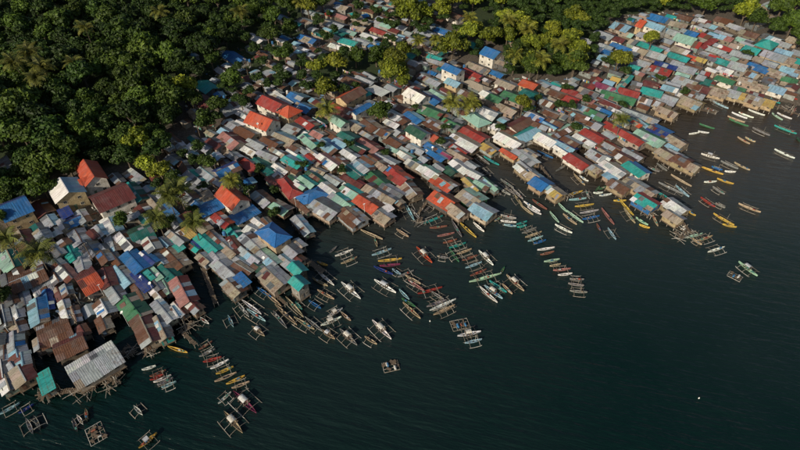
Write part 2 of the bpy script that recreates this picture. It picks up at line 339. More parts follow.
# ------------------------------------------------------------------ annotation: roofs seen in the photograph
# tile origin x,y ; then 'u v l w colours flags' in sixths of a photo pixel: centre, length along ridge, width across
ROOFS = {
(0,150): "398 235 100 185 w/l 2y;545 135 120 130 o/o 2cx;85 345 170 110 b/B p2y;240 330 90 100 m/r;300 412 70 80 g/l;388 368 60 60 B s;430 412 90 60 b/B p;20 70 70 60 d/B s;490 390 80 60 g/r;370 440 60 50 g/d",  # first roof: white and light-blue paint in its sunlit and shaded slopes
(0,225): "140 85 110 110 r/m y;255 55 70 80 g/g;320 15 60 40 w s;60 195 110 140 e/T;470 60 90 100 g/g;545 122 110 120 d/k;555 45 60 60 m/m;350 140 70 70 d/g;420 155 90 90 t/t;500 235 90 90 g/g;430 265 100 90 w/p;340 225 60 70 d/g;535 315 130 150 o/m p;170 320 210 100 r/r p;245 360 110 60 g sp;100 265 60 40 d/d;330 300 70 70 r/d;350 400 90 60 m/r;395 380 60 60 g/d;255 435 120 60 b/B;130 415 90 60 d/g;30 310 60 60 d/r;60 430 70 50 d/r;580 30 70 80 g/l",
(0,300): "30 80 130 70 d/g;90 55 80 70 g/g;75 150 90 100 k/g;130 225 110 120 g/d;165 290 60 110 l/g;230 65 150 110 l/b;380 50 110 110 w/g;190 345 70 110 l/g;215 410 100 130 k/m yS;330 185 200 150 r/r p;410 95 90 50 k/g;270 250 60 60 g/r;420 260 180 110 r/m p;570 385 310 150 g/w pS;40 300 90 80 d/g;30 420 110 110 w/d;100 395 60 70 g/d;480 190 60 60 m/r",
(0,375): "40 30 100 90 w/d S;275 40 120 40 t sS",
(100,150): "70 280 220 120 m/m p2c;215 240 130 90 t/T;190 150 110 60 g/k s;100 165 70 50 g/d;400 365 100 60 b s;450 410 80 70 d/l;590 320 70 60 b/l;180 380 90 40 g/w p;320 310 120 50 k/d;60 430 100 100 w/l;260 440 120 60 T/N;420 120 100 40 g/w;440 40 70 60 g/d;500 80 70 60 r/g;560 30 80 60 w/l;570 150 100 80 g/t;510 170 40 30 w s;580 210 60 60 d/g;330 170 50 40 m/r",
(100,225): "70 95 90 90 g/k;160 90 120 90 w/r;265 40 150 110 T/N p;310 105 90 90 w/g;375 95 70 70 l/g;450 65 110 90 g/d;470 110 90 40 t s;480 180 160 130 r/k xy;210 215 140 110 b/b;290 190 100 70 B/b;350 195 80 70 l/w;265 290 80 50 t s;135 280 140 110 l/g;30 310 110 110 m/m;210 350 140 60 B s;425 285 130 110 T/T;330 290 90 50 e s;395 335 120 70 e/k;220 400 110 110 r/k;310 405 110 90 w/r;490 400 170 120 p/m;350 345 80 80 d/g;540 30 120 70 y s p;575 65 110 35 B s;590 100 60 60 t/t;90 400 100 90 g/d;40 180 70 80 r/d;85 205 90 60 r/d;20 130 60 60 g/d",
(100,300): "30 50 90 110 w/g;160 75 160 150 n/N;60 110 80 80 r/k;235 200 170 150 r/m S;365 75 150 100 g/w;425 80 60 60 w/l;370 160 140 120 k/d tS;500 30 90 80 w/r;560 20 80 60 m/r S",  # green/dark-green roof: its sunlit and shaded slopes are put into the colours
(200,75): "35 55 90 90 t/t;25 150 110 100 m/m c;185 165 170 110 g/l p;240 85 160 60 d/r;285 110 110 90 r/d;395 55 50 40 w s;430 80 110 40 g/g;500 115 150 60 w s;575 130 80 100 b/l;435 165 125 100 R/R 2c;545 222 80 90 o/k 2yh;370 275 140 105 o/R 2cy;180 390 120 120 p/m;100 400 80 80 m/d;205 290 110 60 g/w;160 335 60 60 l/g;235 280 60 50 w/g;290 340 110 80 r/d;340 400 110 80 g/k;495 370 140 100 k/l;420 400 100 90 r/r;570 310 90 80 g/d;560 420 80 60 r/k;40 420 60 80 g/d;310 425 80 60 w/g;30 385 50 50 d/w",
(200,150): "345 110 150 100 T/T;285 80 110 50 R s;575 55 110 80 t/l;150 120 140 70 b/B p;45 130 100 90 g/w;120 185 80 50 g/w;500 230 150 110 R/R h;200 290 150 120 o/o 2c;60 330 150 80 b/b p;255 365 150 80 b s p;130 420 110 70 R/o;320 440 100 60 w/g;380 280 110 80 g/r;520 310 110 70 e/k y;570 300 80 70 r/d;480 95 90 60 w/g;550 110 70 60 r/m;470 140 80 60 g/l;575 160 100 50 N/e;585 210 60 70 e/g;300 40 80 40 g/d;220 20 90 60 d/g;400 30 120 60 g/r;460 10 80 50 k/r;560 0 80 30 w/g;90 385 60 30 w s;420 190 70 60 m/r",
(200,225): "50 105 150 110 t/t;80 65 90 50 r/g;195 45 120 90 t/T;160 150 120 90 k/g;100 190 100 80 g/g;160 240 150 110 g/g S;240 215 150 70 g/g;225 280 110 70 r/k S;290 110 140 100 g/w;330 160 140 100 g/r;230 95 80 50 m/r;445 65 150 110 b/l hy2;395 200 150 90 g/e;345 245 60 50 N/n S;440 310 150 130 k/g S;540 145 110 70 g/d;520 215 100 90 g/l;585 262 70 70 t/t S2;595 350 70 70 t/t S2;200 370 110 90 k/r S;570 195 60 60 m/r;255 330 80 40 b sS;345 20 110 90 w/g;400 10 100 50 r/k;30 200 70 60 k/g;590 110 60 50 k/g",
(300,75): "25 180 90 70 b/l;460 80 120 60 w f;400 20 110 50 g/d;320 30 150 60 r/d;200 60 110 80 d/v;290 60 80 50 T/N;300 120 150 80 r/o yp2;250 180 80 50 R/m;360 190 110 50 b/b c2p;290 215 110 90 m/R;245 280 90 60 e/n c2;435 300 120 80 r/k;375 255 80 40 k/r;340 300 90 60 k/l;40 275 110 90 R/m;100 270 80 70 T/N;40 330 90 50 w/l;110 350 80 60 p/k;190 350 80 60 r/r;290 365 120 90 T/T;60 390 110 70 e/t;165 410 130 90 l/b;250 395 80 70 l/w;350 410 110 70 N/T;450 400 150 100 p/m;380 350 100 60 r/d;550 230 120 60 w/g;565 275 80 50 w/p;490 325 100 70 r/k;560 400 90 80 r/d;90 440 80 30 w/g;580 430 70 40 e/g;20 440 50 40 g/d;590 340 40 60 g/d",
(300,150): "20 55 90 80 t/l;85 40 100 60 R/o;165 75 130 90 w/p;70 120 110 60 k/g;130 150 110 70 N/T;280 120 140 100 T/t;385 95 110 90 g/l;210 165 90 60 g/w;260 180 100 50 w/k;340 160 130 80 m/R;440 160 130 100 n/N;35 190 100 60 e/t;80 275 180 110 b/B hcp;110 185 50 40 y sy;200 225 100 70 w/k;315 245 130 80 e/t;255 300 140 80 e/t;420 315 140 100 o/r;490 260 200 100 k/d;145 350 170 120 g/d S;300 385 140 110 r/k S;490 380 110 80 k/g S;60 420 130 60 g/l S;10 360 50 60 r/k S;545 320 60 30 w s;500 40 150 70 g/g;570 130 90 90 R/o;520 90 90 60 k/r;450 30 60 60 r/m;300 20 90 50 w/g;230 50 70 50 r/m;410 50 80 40 r/k;555 240 140 60 d/g;580 300 50 40 p/k;590 10 40 30 e/g",
(400,75): "60 60 130 70 m/d;180 25 140 50 g/k;100 115 110 80 w/m c2;185 135 120 60 b/B;235 110 110 60 e/g;332 40 80 50 l/b 2y;480 45 150 70 k/y h;425 10 110 40 R/v;530 100 80 50 w/g c;570 125 90 60 n/N;400 95 100 50 r/k;195 210 130 80 n/N;80 250 110 70 b/l;205 280 110 80 r/k;320 285 110 50 n/N;455 260 120 80 e/n h;115 295 90 40 w/g;105 335 110 70 N/g c2;430 335 160 90 R/R c;395 390 170 90 w/k;200 360 80 60 o/r;20 350 70 60 r/R;15 255 60 80 r/m;195 425 110 60 b/l;90 430 100 50 g/l;355 430 110 50 R/v;535 210 120 80 w/g;575 190 60 60 r/p;575 420 90 60 y/k;40 200 90 60 r/k;390 225 90 40 r/k;290 240 60 40 d/g;270 390 90 60 d/r;30 430 50 50 g/d;590 300 40 50 w/g c;250 190 60 50 g/d",
(400,150): "35 28 90 50 w/e;105 85 130 60 w/n;190 135 110 60 w/e;25 150 110 90 R/o;100 220 110 90 k/r S;260 195 130 90 o/r;275 290 140 110 o/r;330 350 110 70 k/r S;370 100 120 60 w/g;415 140 100 50 w/g;450 192 110 60 y/n;430 168 60 30 v s;500 200 90 60 e/g;305 115 60 60 N/T;440 285 130 110 k/e g;490 355 130 90 l/g S;220 15 130 50 b/l;350 30 130 60 k/r;280 15 80 40 v/R;525 205 110 40 e/N;240 100 60 50 g/d;430 90 60 40 g/d",
(500,75): "40 45 110 50 k/g c;180 50 90 60 o/o y;90 125 130 80 n/N;185 120 110 70 T/T;245 130 60 40 l/g;340 100 110 50 r/k;430 90 90 50 R/o;440 135 100 60 R/p;510 130 130 60 p/w;545 105 130 50 d/T;560 45 100 60 R/m p;350 150 110 50 k/r;290 165 90 50 r/g;40 200 110 60 k/r;125 285 150 80 r/m cp;165 335 170 90 l/t cp;75 375 150 90 w/k c;40 320 110 60 r/R;300 375 130 80 w/g c;380 420 130 70 l/B;245 300 90 70 r/m;290 290 100 50 l/b;215 255 110 60 b/d;320 230 90 50 r/g;360 280 120 70 r/k;400 325 150 60 r/e p;500 300 90 60 e/l;555 360 150 90 R/R;475 240 120 60 r/k;570 220 120 70 n/N;495 390 140 60 w/g;440 400 100 60 r/g;590 300 40 60 g/d;400 240 70 50 d/r;510 180 120 40 g/k;570 180 80 50 r/g;390 150 40 40 r/m",
(500,150): "110 50 150 80 g/w yS;30 20 100 50 o/k yS;110 110 110 60 g/d yS;170 120 110 60 w/k yS;240 190 110 90 b/b yS;205 150 90 60 k/g yS;340 255 70 70 y/k yS;300 215 60 50 k/r yS;180 20 80 40 k/g S;495 60 140 80 R/r cS;390 5 110 30 w/b c;560 40 120 70 g/d S;590 110 60 60 k/g yS",
(600,75): "155 50 140 60 t/e p;155 95 150 45 R/R;40 65 130 40 v/R;95 130 220 60 n/e;245 130 70 40 r/m;290 145 60 40 w/k;310 45 90 40 m/R;325 95 130 50 t/d;425 75 90 40 l/g;410 125 110 70 g/k;240 225 240 50 g/d;120 225 130 40 w/g;175 255 80 50 t/e;215 280 70 40 o/r;270 295 110 40 l/t;150 340 260 60 R/m;300 380 180 80 e/n;350 335 120 80 B/b;55 160 150 50 m/d;30 205 90 50 b/B;40 410 150 80 r/o;340 150 80 40 r/k;545 155 130 70 k/y yS;405 220 120 45 k/y yS;500 100 60 50 w/g;555 100 100 50 r/m;590 120 30 40 g/d;460 395 110 70 k/r S;440 430 70 40 l/g S;530 30 140 60 g/d;60 35 60 40 l/g;100 15 50 40 y/k;240 80 40 30 p/r;560 50 80 40 r/m",
(600,150): "65 110 160 110 w/k;205 110 130 80 t/b cS;75 155 70 40 l s;120 205 120 70 r/k yS;235 220 190 80 k/g yS;280 305 130 80 t/R bS;455 335 130 80 w/g yS;445 395 100 60 k/g yS;500 65 110 70 r/m yS;420 25 120 60 k/r yS;540 85 90 60 k/r yS;200 20 120 50 g/r;150 50 130 60 r/m;40 20 90 50 r/d;20 45 80 60 g/d;450 10 90 40 g/d",
(700,75): "70 40 90 50 T/N;160 15 110 40 n/y c;120 95 150 60 k/y yS;195 105 110 50 g/k yS;240 85 60 30 n/N S;275 125 110 50 y/k yS;330 145 150 60 k/w yS;390 155 90 50 y/r yS;300 35 110 40 k/r;360 60 90 40 k/n;465 75 100 50 l/w cS;540 15 90 30 n/k;430 25 70 40 d/g;30 80 60 60 m/r;20 10 50 40 g/r",
(700,0): "50 255 100 40 R/R p;30 110 80 30 w/k;90 150 90 40 g/d;160 120 110 40 r/m;215 150 100 40 g/w;150 190 100 30 g/k;160 225 80 40 p/o;170 280 60 40 R/r;100 290 120 40 g/e;200 330 90 50 e/g;270 235 90 40 e/g;300 200 110 40 r/k;405 260 100 60 t/e h;500 255 90 40 g/l;480 340 200 60 g/k;365 395 130 60 b/B;250 320 120 50 g/d;310 300 90 60 t/l;240 400 110 50 g/v;140 355 90 50 t/g;160 410 90 50 w/v;80 410 60 30 w/g;520 310 110 50 l/t;540 415 110 50 l/g;470 425 110 60 k/y;580 310 80 40 g/k;590 360 40 40 t/g;440 215 110 50 d/l;375 115 130 80 k/y p;440 15 170 60 e/w p;40 210 60 40 R/m;90 200 60 40 l/t;120 260 50 30 w/g;20 345 60 40 y/k;60 340 100 30 d/b;90 330 60 30 R/m;35 435 50 30 R/r;220 270 70 30 k/r;290 260 80 30 g/r;380 345 80 40 k/g;570 235 70 40 k/g;300 430 110 40 k/r;430 380 80 40 g/l",
(600,0): "145 160 110 70 l/b;170 190 60 40 e/w;40 205 110 60 g/d;110 225 70 40 m/R c;145 275 130 40 b/t;40 305 100 40 b/l;40 340 80 40 l/w;315 155 120 50 l/w c2;270 150 50 50 o/k y2;385 105 150 50 b/d;440 90 60 40 t/e;465 135 110 40 k/y;510 95 90 40 r/m;515 225 120 60 e/n c;590 260 40 50 R/r;435 180 110 50 g/v;290 200 110 50 g/l;310 265 150 50 t/g;250 300 110 50 r/d;330 320 140 50 g/k;410 280 80 40 g/r;480 290 110 50 k/v;555 330 80 40 o/w;405 375 140 40 B/b;365 400 140 50 R/r;255 370 110 50 g/k;300 350 60 30 k/g;460 340 130 50 t/N;480 370 70 50 g/d;530 410 100 50 g/w;500 440 80 30 e/d;210 400 60 50 t/l;240 435 60 30 p/k;40 270 80 40 g/d;210 315 50 60 d/g;580 400 50 40 r/k;540 380 80 30 r/m;420 230 60 40 g/d;540 190 100 40 b/d;575 100 40 30 g/w;215 245 50 50 d/g",
(500,0): "520 240 60 40 g/d;515 290 50 30 t/l;20 370 80 40 k/g;550 415 110 50 r/m;580 360 40 30 g/d;95 240 50 40 T/t;150 60 40 20 w s;150 5 40 30 k/g;505 270 40 30 l/g",
(400,0): "170 25 100 40 g/d;310 85 110 50 r/o c;150 185 100 50 g/w;265 175 90 50 b/l c;15 160 50 50 g/d;10 210 40 40 l/g;70 225 80 40 g/w;15 260 50 50 p/r;60 315 70 40 t/T;195 335 110 50 t/e;240 300 60 50 T/t;450 260 80 60 t/g;240 365 110 40 g/r;555 315 90 80 b/b c2;480 400 140 50 k/d;320 410 100 60 b/b c3;580 430 80 40 b/l;430 440 110 40 R/v;110 40 50 30 g/d;230 70 60 30 r/d;260 30 70 30 g/k;150 235 90 40 d/g;280 250 60 40 g/d;160 310 60 30 w/r;150 430 50 30 w/g",
(300,0): "50 230 100 50 b/B;20 280 70 30 w/g;75 75 110 40 g/e;30 125 80 60 d/g;200 135 130 60 g/d;380 110 110 50 k/w;240 185 80 50 T/t;290 180 90 40 e/g;295 245 100 50 t/e c;370 235 90 40 g/w;420 205 90 40 w/g;490 185 110 40 R/m;570 165 60 40 m/R;520 145 70 40 e/g;560 215 110 40 w/l;220 265 70 40 w/g;110 290 90 40 r/d;70 315 50 40 g/d;250 95 70 40 p/r;180 85 50 30 R/m;490 130 60 30 g/d;490 40 80 40 e/g;420 60 70 40 r/g;255 40 70 40 k/r;560 60 60 40 k/d;360 160 70 40 k/r;420 435 80 30 g/d;340 440 90 30 r/p;220 220 60 30 k/g;570 125 60 30 w/g",
(200,0): "205 335 110 80 b/b c;330 225 100 50 w/g;445 300 90 40 g/d;265 210 40 20 w s;145 300 40 20 w s;510 105 110 50 l/B;580 130 60 60 t/g;490 235 40 30 w/g;585 255 40 40 l/b;530 395 60 30 w/r;140 420 80 50 g/r;430 360 60 40 g/r;380 310 60 40 r/d",
(100,75): "575 110 60 50 m/r;400 420 80 40 w/g;490 425 90 60 g/w;570 425 60 50 w/l;430 365 90 30 k/r;370 30 110 40 l/d",
(100,0): "555 315 50 30 l/w",
}
# ridge directions seen in the photograph: picture point and direction of the ridge there
FIELD_PX = [(15,330,50,170),(95,325,45,90),(130,330,50,100),(65,190,55,82),(150,260,80,95),(228,195,110,95),(275,125,130,60),(235,265,95,85),
            (440,190,100,75),(350,170,110,85),(520,170,340,260),(450,120,110,62),(640,130,200,120),(640,180,110,75),(640,90,125,38),(740,40,150,52),(740,98,170,50),(350,40,110,40),(540,110,140,80)]
FIELD = []
for a, b, dx, dy in FIELD_PX:
    x0, y0, _ = ground(a, b, 3); x1, y1, _ = ground(a+dx*.05, b+dy*.05, 3)
    FIELD.append((a, b, math.atan2(y1-y0, x1-x0)))
def field(px, py):
    s = c = 0
    for a, b, t in FIELD:
        w = 1/((a-px)**2+(1.6*(b-py))**2+60)
        s += w*math.sin(t); c += w*math.cos(t)
    return math.atan2(s, c)
houses = []
def add_house(px, py, l, w, cols, flags, auto=False):
    th = field(px, py)
    if 'p' in flags: th += math.pi/2
    th += R(random.uniform(-5, 5) if ('c' in flags or '2' in flags) else random.gauss(0, 4.5))
    stilt = 'S' in flags
    st = 3 if '3' in flags else 2 if '2' in flags else 1
    up = {1: 2.9, 2: 5.3, 3: 8.0}[st]
    x, y, z = ground(px, py, up+0.4)
    if z < 0.5: stilt = True
    if stilt: x, y, z = ground(px, py, up+0.6); z = max(z, 0)
    q0 = proj(x, y, z+up)
    def mpp(t):
        q = proj(x+math.cos(t), y+math.sin(t), z+up); return math.hypot(q[0]-q0[0], q[1]-q0[1])
    if auto: L, W = l, w
    else:
        L = l/6/mpp(th); W = w/6/mpp(th+math.pi/2)
    L = min(max(L, 2.6), 22); W = min(max(W, 2.4), 13)
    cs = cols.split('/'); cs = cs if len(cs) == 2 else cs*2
    houses.append(dict(x=x, y=y, z=z, th=th, L=L, W=W, cs=cs, fl=flags, st=st, stilt=stilt, px=px, py=py, dep=q0[2], auto=auto, id=len(houses)))
for (ox, oy), txt in ROOFS.items():
    for it in txt.split(';'):
        p = it.split()
        add_house(ox+float(p[0])/6, oy+float(p[1])/6, float(p[2]), float(p[3]), p[4], ''.join(p[5:]))
# --- keep footprints from running through one another
def corners(h, k=1.0):
    c, s = math.cos(h['th']), math.sin(h['th']); a, b = h['L']/2*k, h['W']/2*k
    return [(h['x']+c*u-s*v, h['y']+s*u+c*v) for u, v in ((-a,-b),(a,-b),(a,b),(-a,b))]
def overlap(h, g):
    """penetration depth of two footprints, with the axis"""
    best = 1e9; ax = None
    A, B = corners(h), corners(g)
    for t in (h['th'], h['th']+math.pi/2, g['th'], g['th']+math.pi/2):
        c, s = math.cos(t), math.sin(t)
        a = [p[0]*c+p[1]*s for p in A]; b = [p[0]*c+p[1]*s for p in B]
        o = min(max(a), max(b))-max(min(a), min(b))
        if o <= 0: return 0, None
        if o < best: best = o; ax = (c, s)
    return best, ax
def relax(rounds=14):
    for h in houses: h['A'] = h['L']*h['W']*(1.3 if h['cs'][0] in 'RobBtTnNe' else 1)
    for r in range(rounds):
        P = np.array([(h['x'], h['y'], math.hypot(h['L'], h['W'])/2) for h in houses]); n = 0
        for i, h in enumerate(houses):
            dd = np.hypot(P[i+1:,0]-P[i,0], P[i+1:,1]-P[i,1]) < P[i+1:,2]+P[i,2]
            for j in np.nonzero(dd)[0]+i+1:
                g = houses[j]; o, ax = overlap(h, g)
                if o < 0.7: continue
                n += 1
                sg = 1 if (h['x']-g['x'])*ax[0]+(h['y']-g['y'])*ax[1] > 0 else -1
                big = 'c' in h['fl'] or 'y' in h['fl'] or h['st'] > 1 or h['A'] > 38; bigg = 'c' in g['fl'] or 'y' in g['fl'] or g['st'] > 1 or g['A'] > 38
                wh, wg = (0.2, 0.8) if big and not bigg else (0.8, 0.2) if bigg and not big else (0.5, 0.5)
                mv = min(o-.5, 1.2)*0.30
                h['x'] += ax[0]*sg*mv*wh; h['y'] += ax[1]*sg*mv*wh; g['x'] -= ax[0]*sg*mv*wg; g['y'] -= ax[1]*sg*mv*wg
                for q, wq in ((h, wh), (g, wg)):
                    al = abs(math.cos(q['th'])*ax[0]+math.sin(q['th'])*ax[1])
                    k = (o-.5)*0.17*wq
                    if al > .7: q['L'] = max(q['L']-k, 2.4)
                    else: q['W'] = max(q['W']-k, 2.2)
        if n == 0: break
for h in houses:
    for wl, w_ in CHW:
        for (x0, y0), (x1, y1) in zip(wl[:-1], wl[1:]):
            vx, vy = x1-x0, y1-y0; t = ((h['x']-x0)*vx+(h['y']-y0)*vy)/(vx*vx+vy*vy)
            if not 0 <= t <= 1: continue
            nx_, ny_ = h['x']-(x0+t*vx), h['y']-(y0+t*vy); dd = math.hypot(nx_, ny_)+1e-6; want = w_*.75+min(h['L'], h['W'])*.45
            if dd < want and not ('2' in h['fl']):
                m_ = min(want-dd, 3.0); h['x'] += nx_/dd*m_; h['y'] += ny_/dd*m_
relax()
# --- smaller sheds that fill the lanes between them
TOWN_PX = [(-10,262),(30,215),(60,222),(130,192),(165,165),(196,132),(178,120),(205,72),(245,42),(300,26),(325,8),(345,-6),(420,-6),(445,20),(462,60),(500,78),(598,78),(602,40),(614,22),(640,10),(700,14),(722,36),(765,46),(812,74),(812,92),(760,94),(704,84),(690,96),(640,114),(628,146),(600,160),(570,146),(540,138),(500,128),(480,150),(400,172),(380,190),(335,190),(290,182),(262,232),(205,264),(130,312),(50,368),(-10,386)]
TREE_SPOTS = [(452,52,11,'y'),(437,30,8,'y'),(410,20,10,'y'),(425,15,8,'y'),(402,8,9,'y'),(336,64,9,'y'),(342,54,7,'y'),(318,68,8,'y'),(325,92,9,'y'),(305,66,7,'y'),(390,76,12,'y'),(398,60,10,'y'),(380,113,9,'n'),(356,56,8,'n'),(376,55,8,'n'),(326,36,7,'n'),(310,8,8,'y'),(322,4,8,'n'),(358,5,6,'y'),(378,12,6,'n'),(300,28,6,'n'),
 (522,106,8,'y'),(534,108,6,'n'),(560,107,6,'y'),(573,105,5,'y'),(618,64,9,'y'),(608,62,6,'n'),(626,72,6,'y'),(655,42,8,'y'),(745,15,9,'y'),(756,22,8,'n'),(782,9,11,'n'),(792,27,11,'n'),(775,28,8,'n'),(797,6,11,'n'),(705,7,10,'n'),(803,36,9,'n'),(183,91,11,'y'),(192,100,8,'n'),(140,144,12,'y'),(122,140,12,'n'),(163,140,9,'n'),(235,181,7,'n'),(246,188,7,'n'),(232,177,5,'y'),(207,160,8,'n'),(198,143,7,'n'),(216,118,7,'n'),(205,122,8,'n'),
 (250,60,9,'n'),(268,40,9,'n'),(240,48,9,'n'),(285,55,8,'n'),(230,80,8,'n'),(250,92,7,'n'),(262,62,7,'n'),(290,30,8,'n'),(275,20,9,'n'),(220,105,8,'n'),(213,62,8,'n'),(237,20,9,'n'),(255,12,9,'n'),(288,5,9,'n'),(165,222,6,'n'),(122,218,5,'n'),(155,172,9,'y'),(143,165,9,'y'),(2,218,9,'n'),(275,210,6,'n'),(4,300,6,'n'),(440,12,8,'y'),(462,15,9,'y'),(395,25,7,'y'),(386,44,6,'n'),(344,46,5,'n'),(468,35,9,'y'),(480,22,10,'y'),(488,40,9,'y'),(452,5,9,'y'),(352,80,5,'n')]
PALMS = [(178,190,5.0,'g'),(168,196,4.0,'g'),(37,254,4.6,'g'),(6,238,4.2,'g'),(328,110,4.6,'y'),(453,104,4.8,'y'),(469,103,4.2,'y'),(527,30,4.6,'y'),(540,60,4.6,'y'),(30,52,4.8,'d'),(15,63,4.8,'d'),(42,66,4.4,'d'),(74,63,4.0,'d'),(35,78,4.2,'d'),(193,222,3.6,'g'),(240,12,4.4,'d'),(300,2,4.6,'y'),(470,18,4.0,'y'),(436,40,3.6,'y'),(622,120,3.4,'g'),(232,180,3.2,'y'),(157,218,3.6,'g'),(508,20,4.4,'y'),(560,45,4.4,'y'),(85,28,4.0,'d'),(160,12,4.4,'d'),(515,55,4.0,'y'),(575,60,4.0,'y'),(418,42,3.6,'y')]
clear = []
for a, b, r, k in TREE_SPOTS:
    x, y, z = ground(a, b, 4); clear.append((x, y, r*0.42))
for a, b, r, k in PALMS:
    x, y, z = ground(a, b, 8); clear.append((x, y, 0.8))
xs = [p[0] for p in TOWN_PX]; ys = [p[1] for p in TOWN_PX]
cell = {}
def put(h): cell.setdefault((int(h['x']//14), int(h['y']//14)), []).append(h)
for h in houses: put(h)
AUTO_COLS = ['g/w','w/l','t/e','l/w','g/l','g/d','g/w','r/d','r/k','d/g','k/r','g/r','m/r','w/g','g/l','d/r','l/g','r/r','k/g','d/d','T/d','g/g','b/l','e/g']
tries = 0
while tries < 26000:
    tries += 1
    px = random.uniform(min(xs), max(xs)); py = random.uniform(min(ys), max(ys))
    if not pt_in(px, py, TOWN_PX) or pt_in(px, py, GLADE_PX): continue
    if px < 290 and py < 75 and random.random() < .8: continue
    x, y, z = ground(px, py, 3.0)
    if z < 0.3 and random.random() < .85: continue
    if in_channel(x, y, 2.0): continue
    L = random.uniform(3.0, 7.0); W = random.uniform(2.6, 5.0)
    if any(math.hypot(x-a, y-b) < r+min(L, W)*.5 for a, b, r in clear): continue
    h = dict(x=x, y=y, th=field(px, py), L=L, W=W)
    near = [g for i in (-1,0,1) for j in (-1,0,1) for g in cell.get((int(x//14)+i, int(y//14)+j), ())]
    if any(math.hypot(x-g['x'], y-g['y']) < 16 and overlap(h, g)[0] > 0.12 for g in near): continue
    add_house(px, py, L, W, random.choice(AUTO_COLS), 's' if random.random() < .35 else ('p' if random.random() < .12 else ''), True)
    g = houses[-1]
    if any(overlap(g, q)[0] > 0.5 for q in near): houses.pop(); continue
    put(g)
print('houses', len(houses), 'annotated', sum(not h['auto'] for h in houses))

# ------------------------------------------------------------------ unit meshes for houses
def make_sheet():
    n = 4; top = []; k = 2*n+1
    for i in range(k): top.append((-.5+i/(k-1), 0.035 if i % 2 else 0.0))
    v = [(x, 0, z) for x, z in top]+[(x, 1, z) for x, z in top]+[(-.5,0,-.02),(.5,0,-.02),(.5,1,-.02),(-.5,1,-.02)]
    f = [(i, i+1, k+i+1, k+i) for i in range(k-1)]
    b = 2*k
    f += [(b, b+3, b+2, b+1), (0, k, b+3, b), (k-1, b+1, b+2, 2*k-1), tuple([b, b+1]+list(range(k-1, -1, -1))), tuple([b+2, b+3]+list(range(k, 2*k)))]
    return mesh('roof_sheet', v, f, TIN)
SHEET = make_sheet()
def make_window():
    m = MB()
    for c, d in (((0,0,.46),(1,.5,.08)),((0,0,-.46),(1.1,.9,.08)),((-.46,0,0),(.08,.5,.84)),((.46,0,0),(.08,.5,.84)),((0,0,0),(.05,.4,.84))): m.box(c, d)
    return m.me('window', WALL)
WIN = make_window(); PANE = MB().box((0,0.05,0),(.86,.2,.86)).me('pane', GLASS); DOOR = MB().box((0,0,.5),(1,1,1)).box((0,-.1,.5),(.8,1,.86)).me('door', WALL)
POST = MB().tube([(0,0,0),(0.02,0.01,.5),(0,0,1)], [1.1,.95,1.0], 6).me('post', BAMBOO)
WALLCOL = [(0.12,0.10,0.085),(0.16,0.13,0.10),(0.10,0.10,0.105),(0.14,0.16,0.16),(0.34,0.30,0.25),(0.20,0.16,0.12),(0.28,0.27,0.26),(0.42,0.38,0.31),(0.24,0.20,0.16),(0.30,0.33,0.34),(0.22,0.30,0.27),(0.38,0.30,0.24)]  # low tones hold the shade of close-packed neighbours in the wall colour
def rust_col(c, ru): return (*jit(PAL[c]), min(1, max(0, ru)))
def sheet_colour(c, clean):
    r = random.random()
    if clean and c == 'w': return (*jit((0.80,0.80,0.77), .04), .03)
    if clean: return (*jit(PAL[c], .07), RUST[c]*random.uniform(.3, .9))
    if r < (.84 if c in 'RobBtTnNelvpy' else .78): return (*jit(PAL[c]), RUST[c]*random.uniform(.6, 1.5))
    if r < .92: return (*jit(PAL[random.choice('gdgk')]), random.uniform(.2, .6))
    if r < .97: return (*jit(PAL[random.choice('rrkm')]), random.uniform(.5, .9))
    return (*jit(PAL[random.choice('wwl')]), random.uniform(.05, .3))
def house_geometry(h):
    L, W = h['L']*0.96, h['W']*0.96; st = h['st']; fl = h['fl']
    wh = {1: random.uniform(1.7, 2.9) if not h['stilt'] else random.uniform(1.7, 2.3), 2: random.uniform(4.8, 5.4), 3: 7.8}[st]
    kind = 'f' if 'f' in fl else 's' if 's' in fl else 'h' if 'h' in fl else 'g'
    pitch = R({'f': 2, 's': random.uniform(5, 11), 'h': 24, 'g': random.uniform(14, 22)}[kind])
    if st > 1 and kind == 'g': pitch = R(25)
    if h['cs'][0] == 'o' and st == 2: pitch = R(34)
    return L, W, wh, kind, pitch
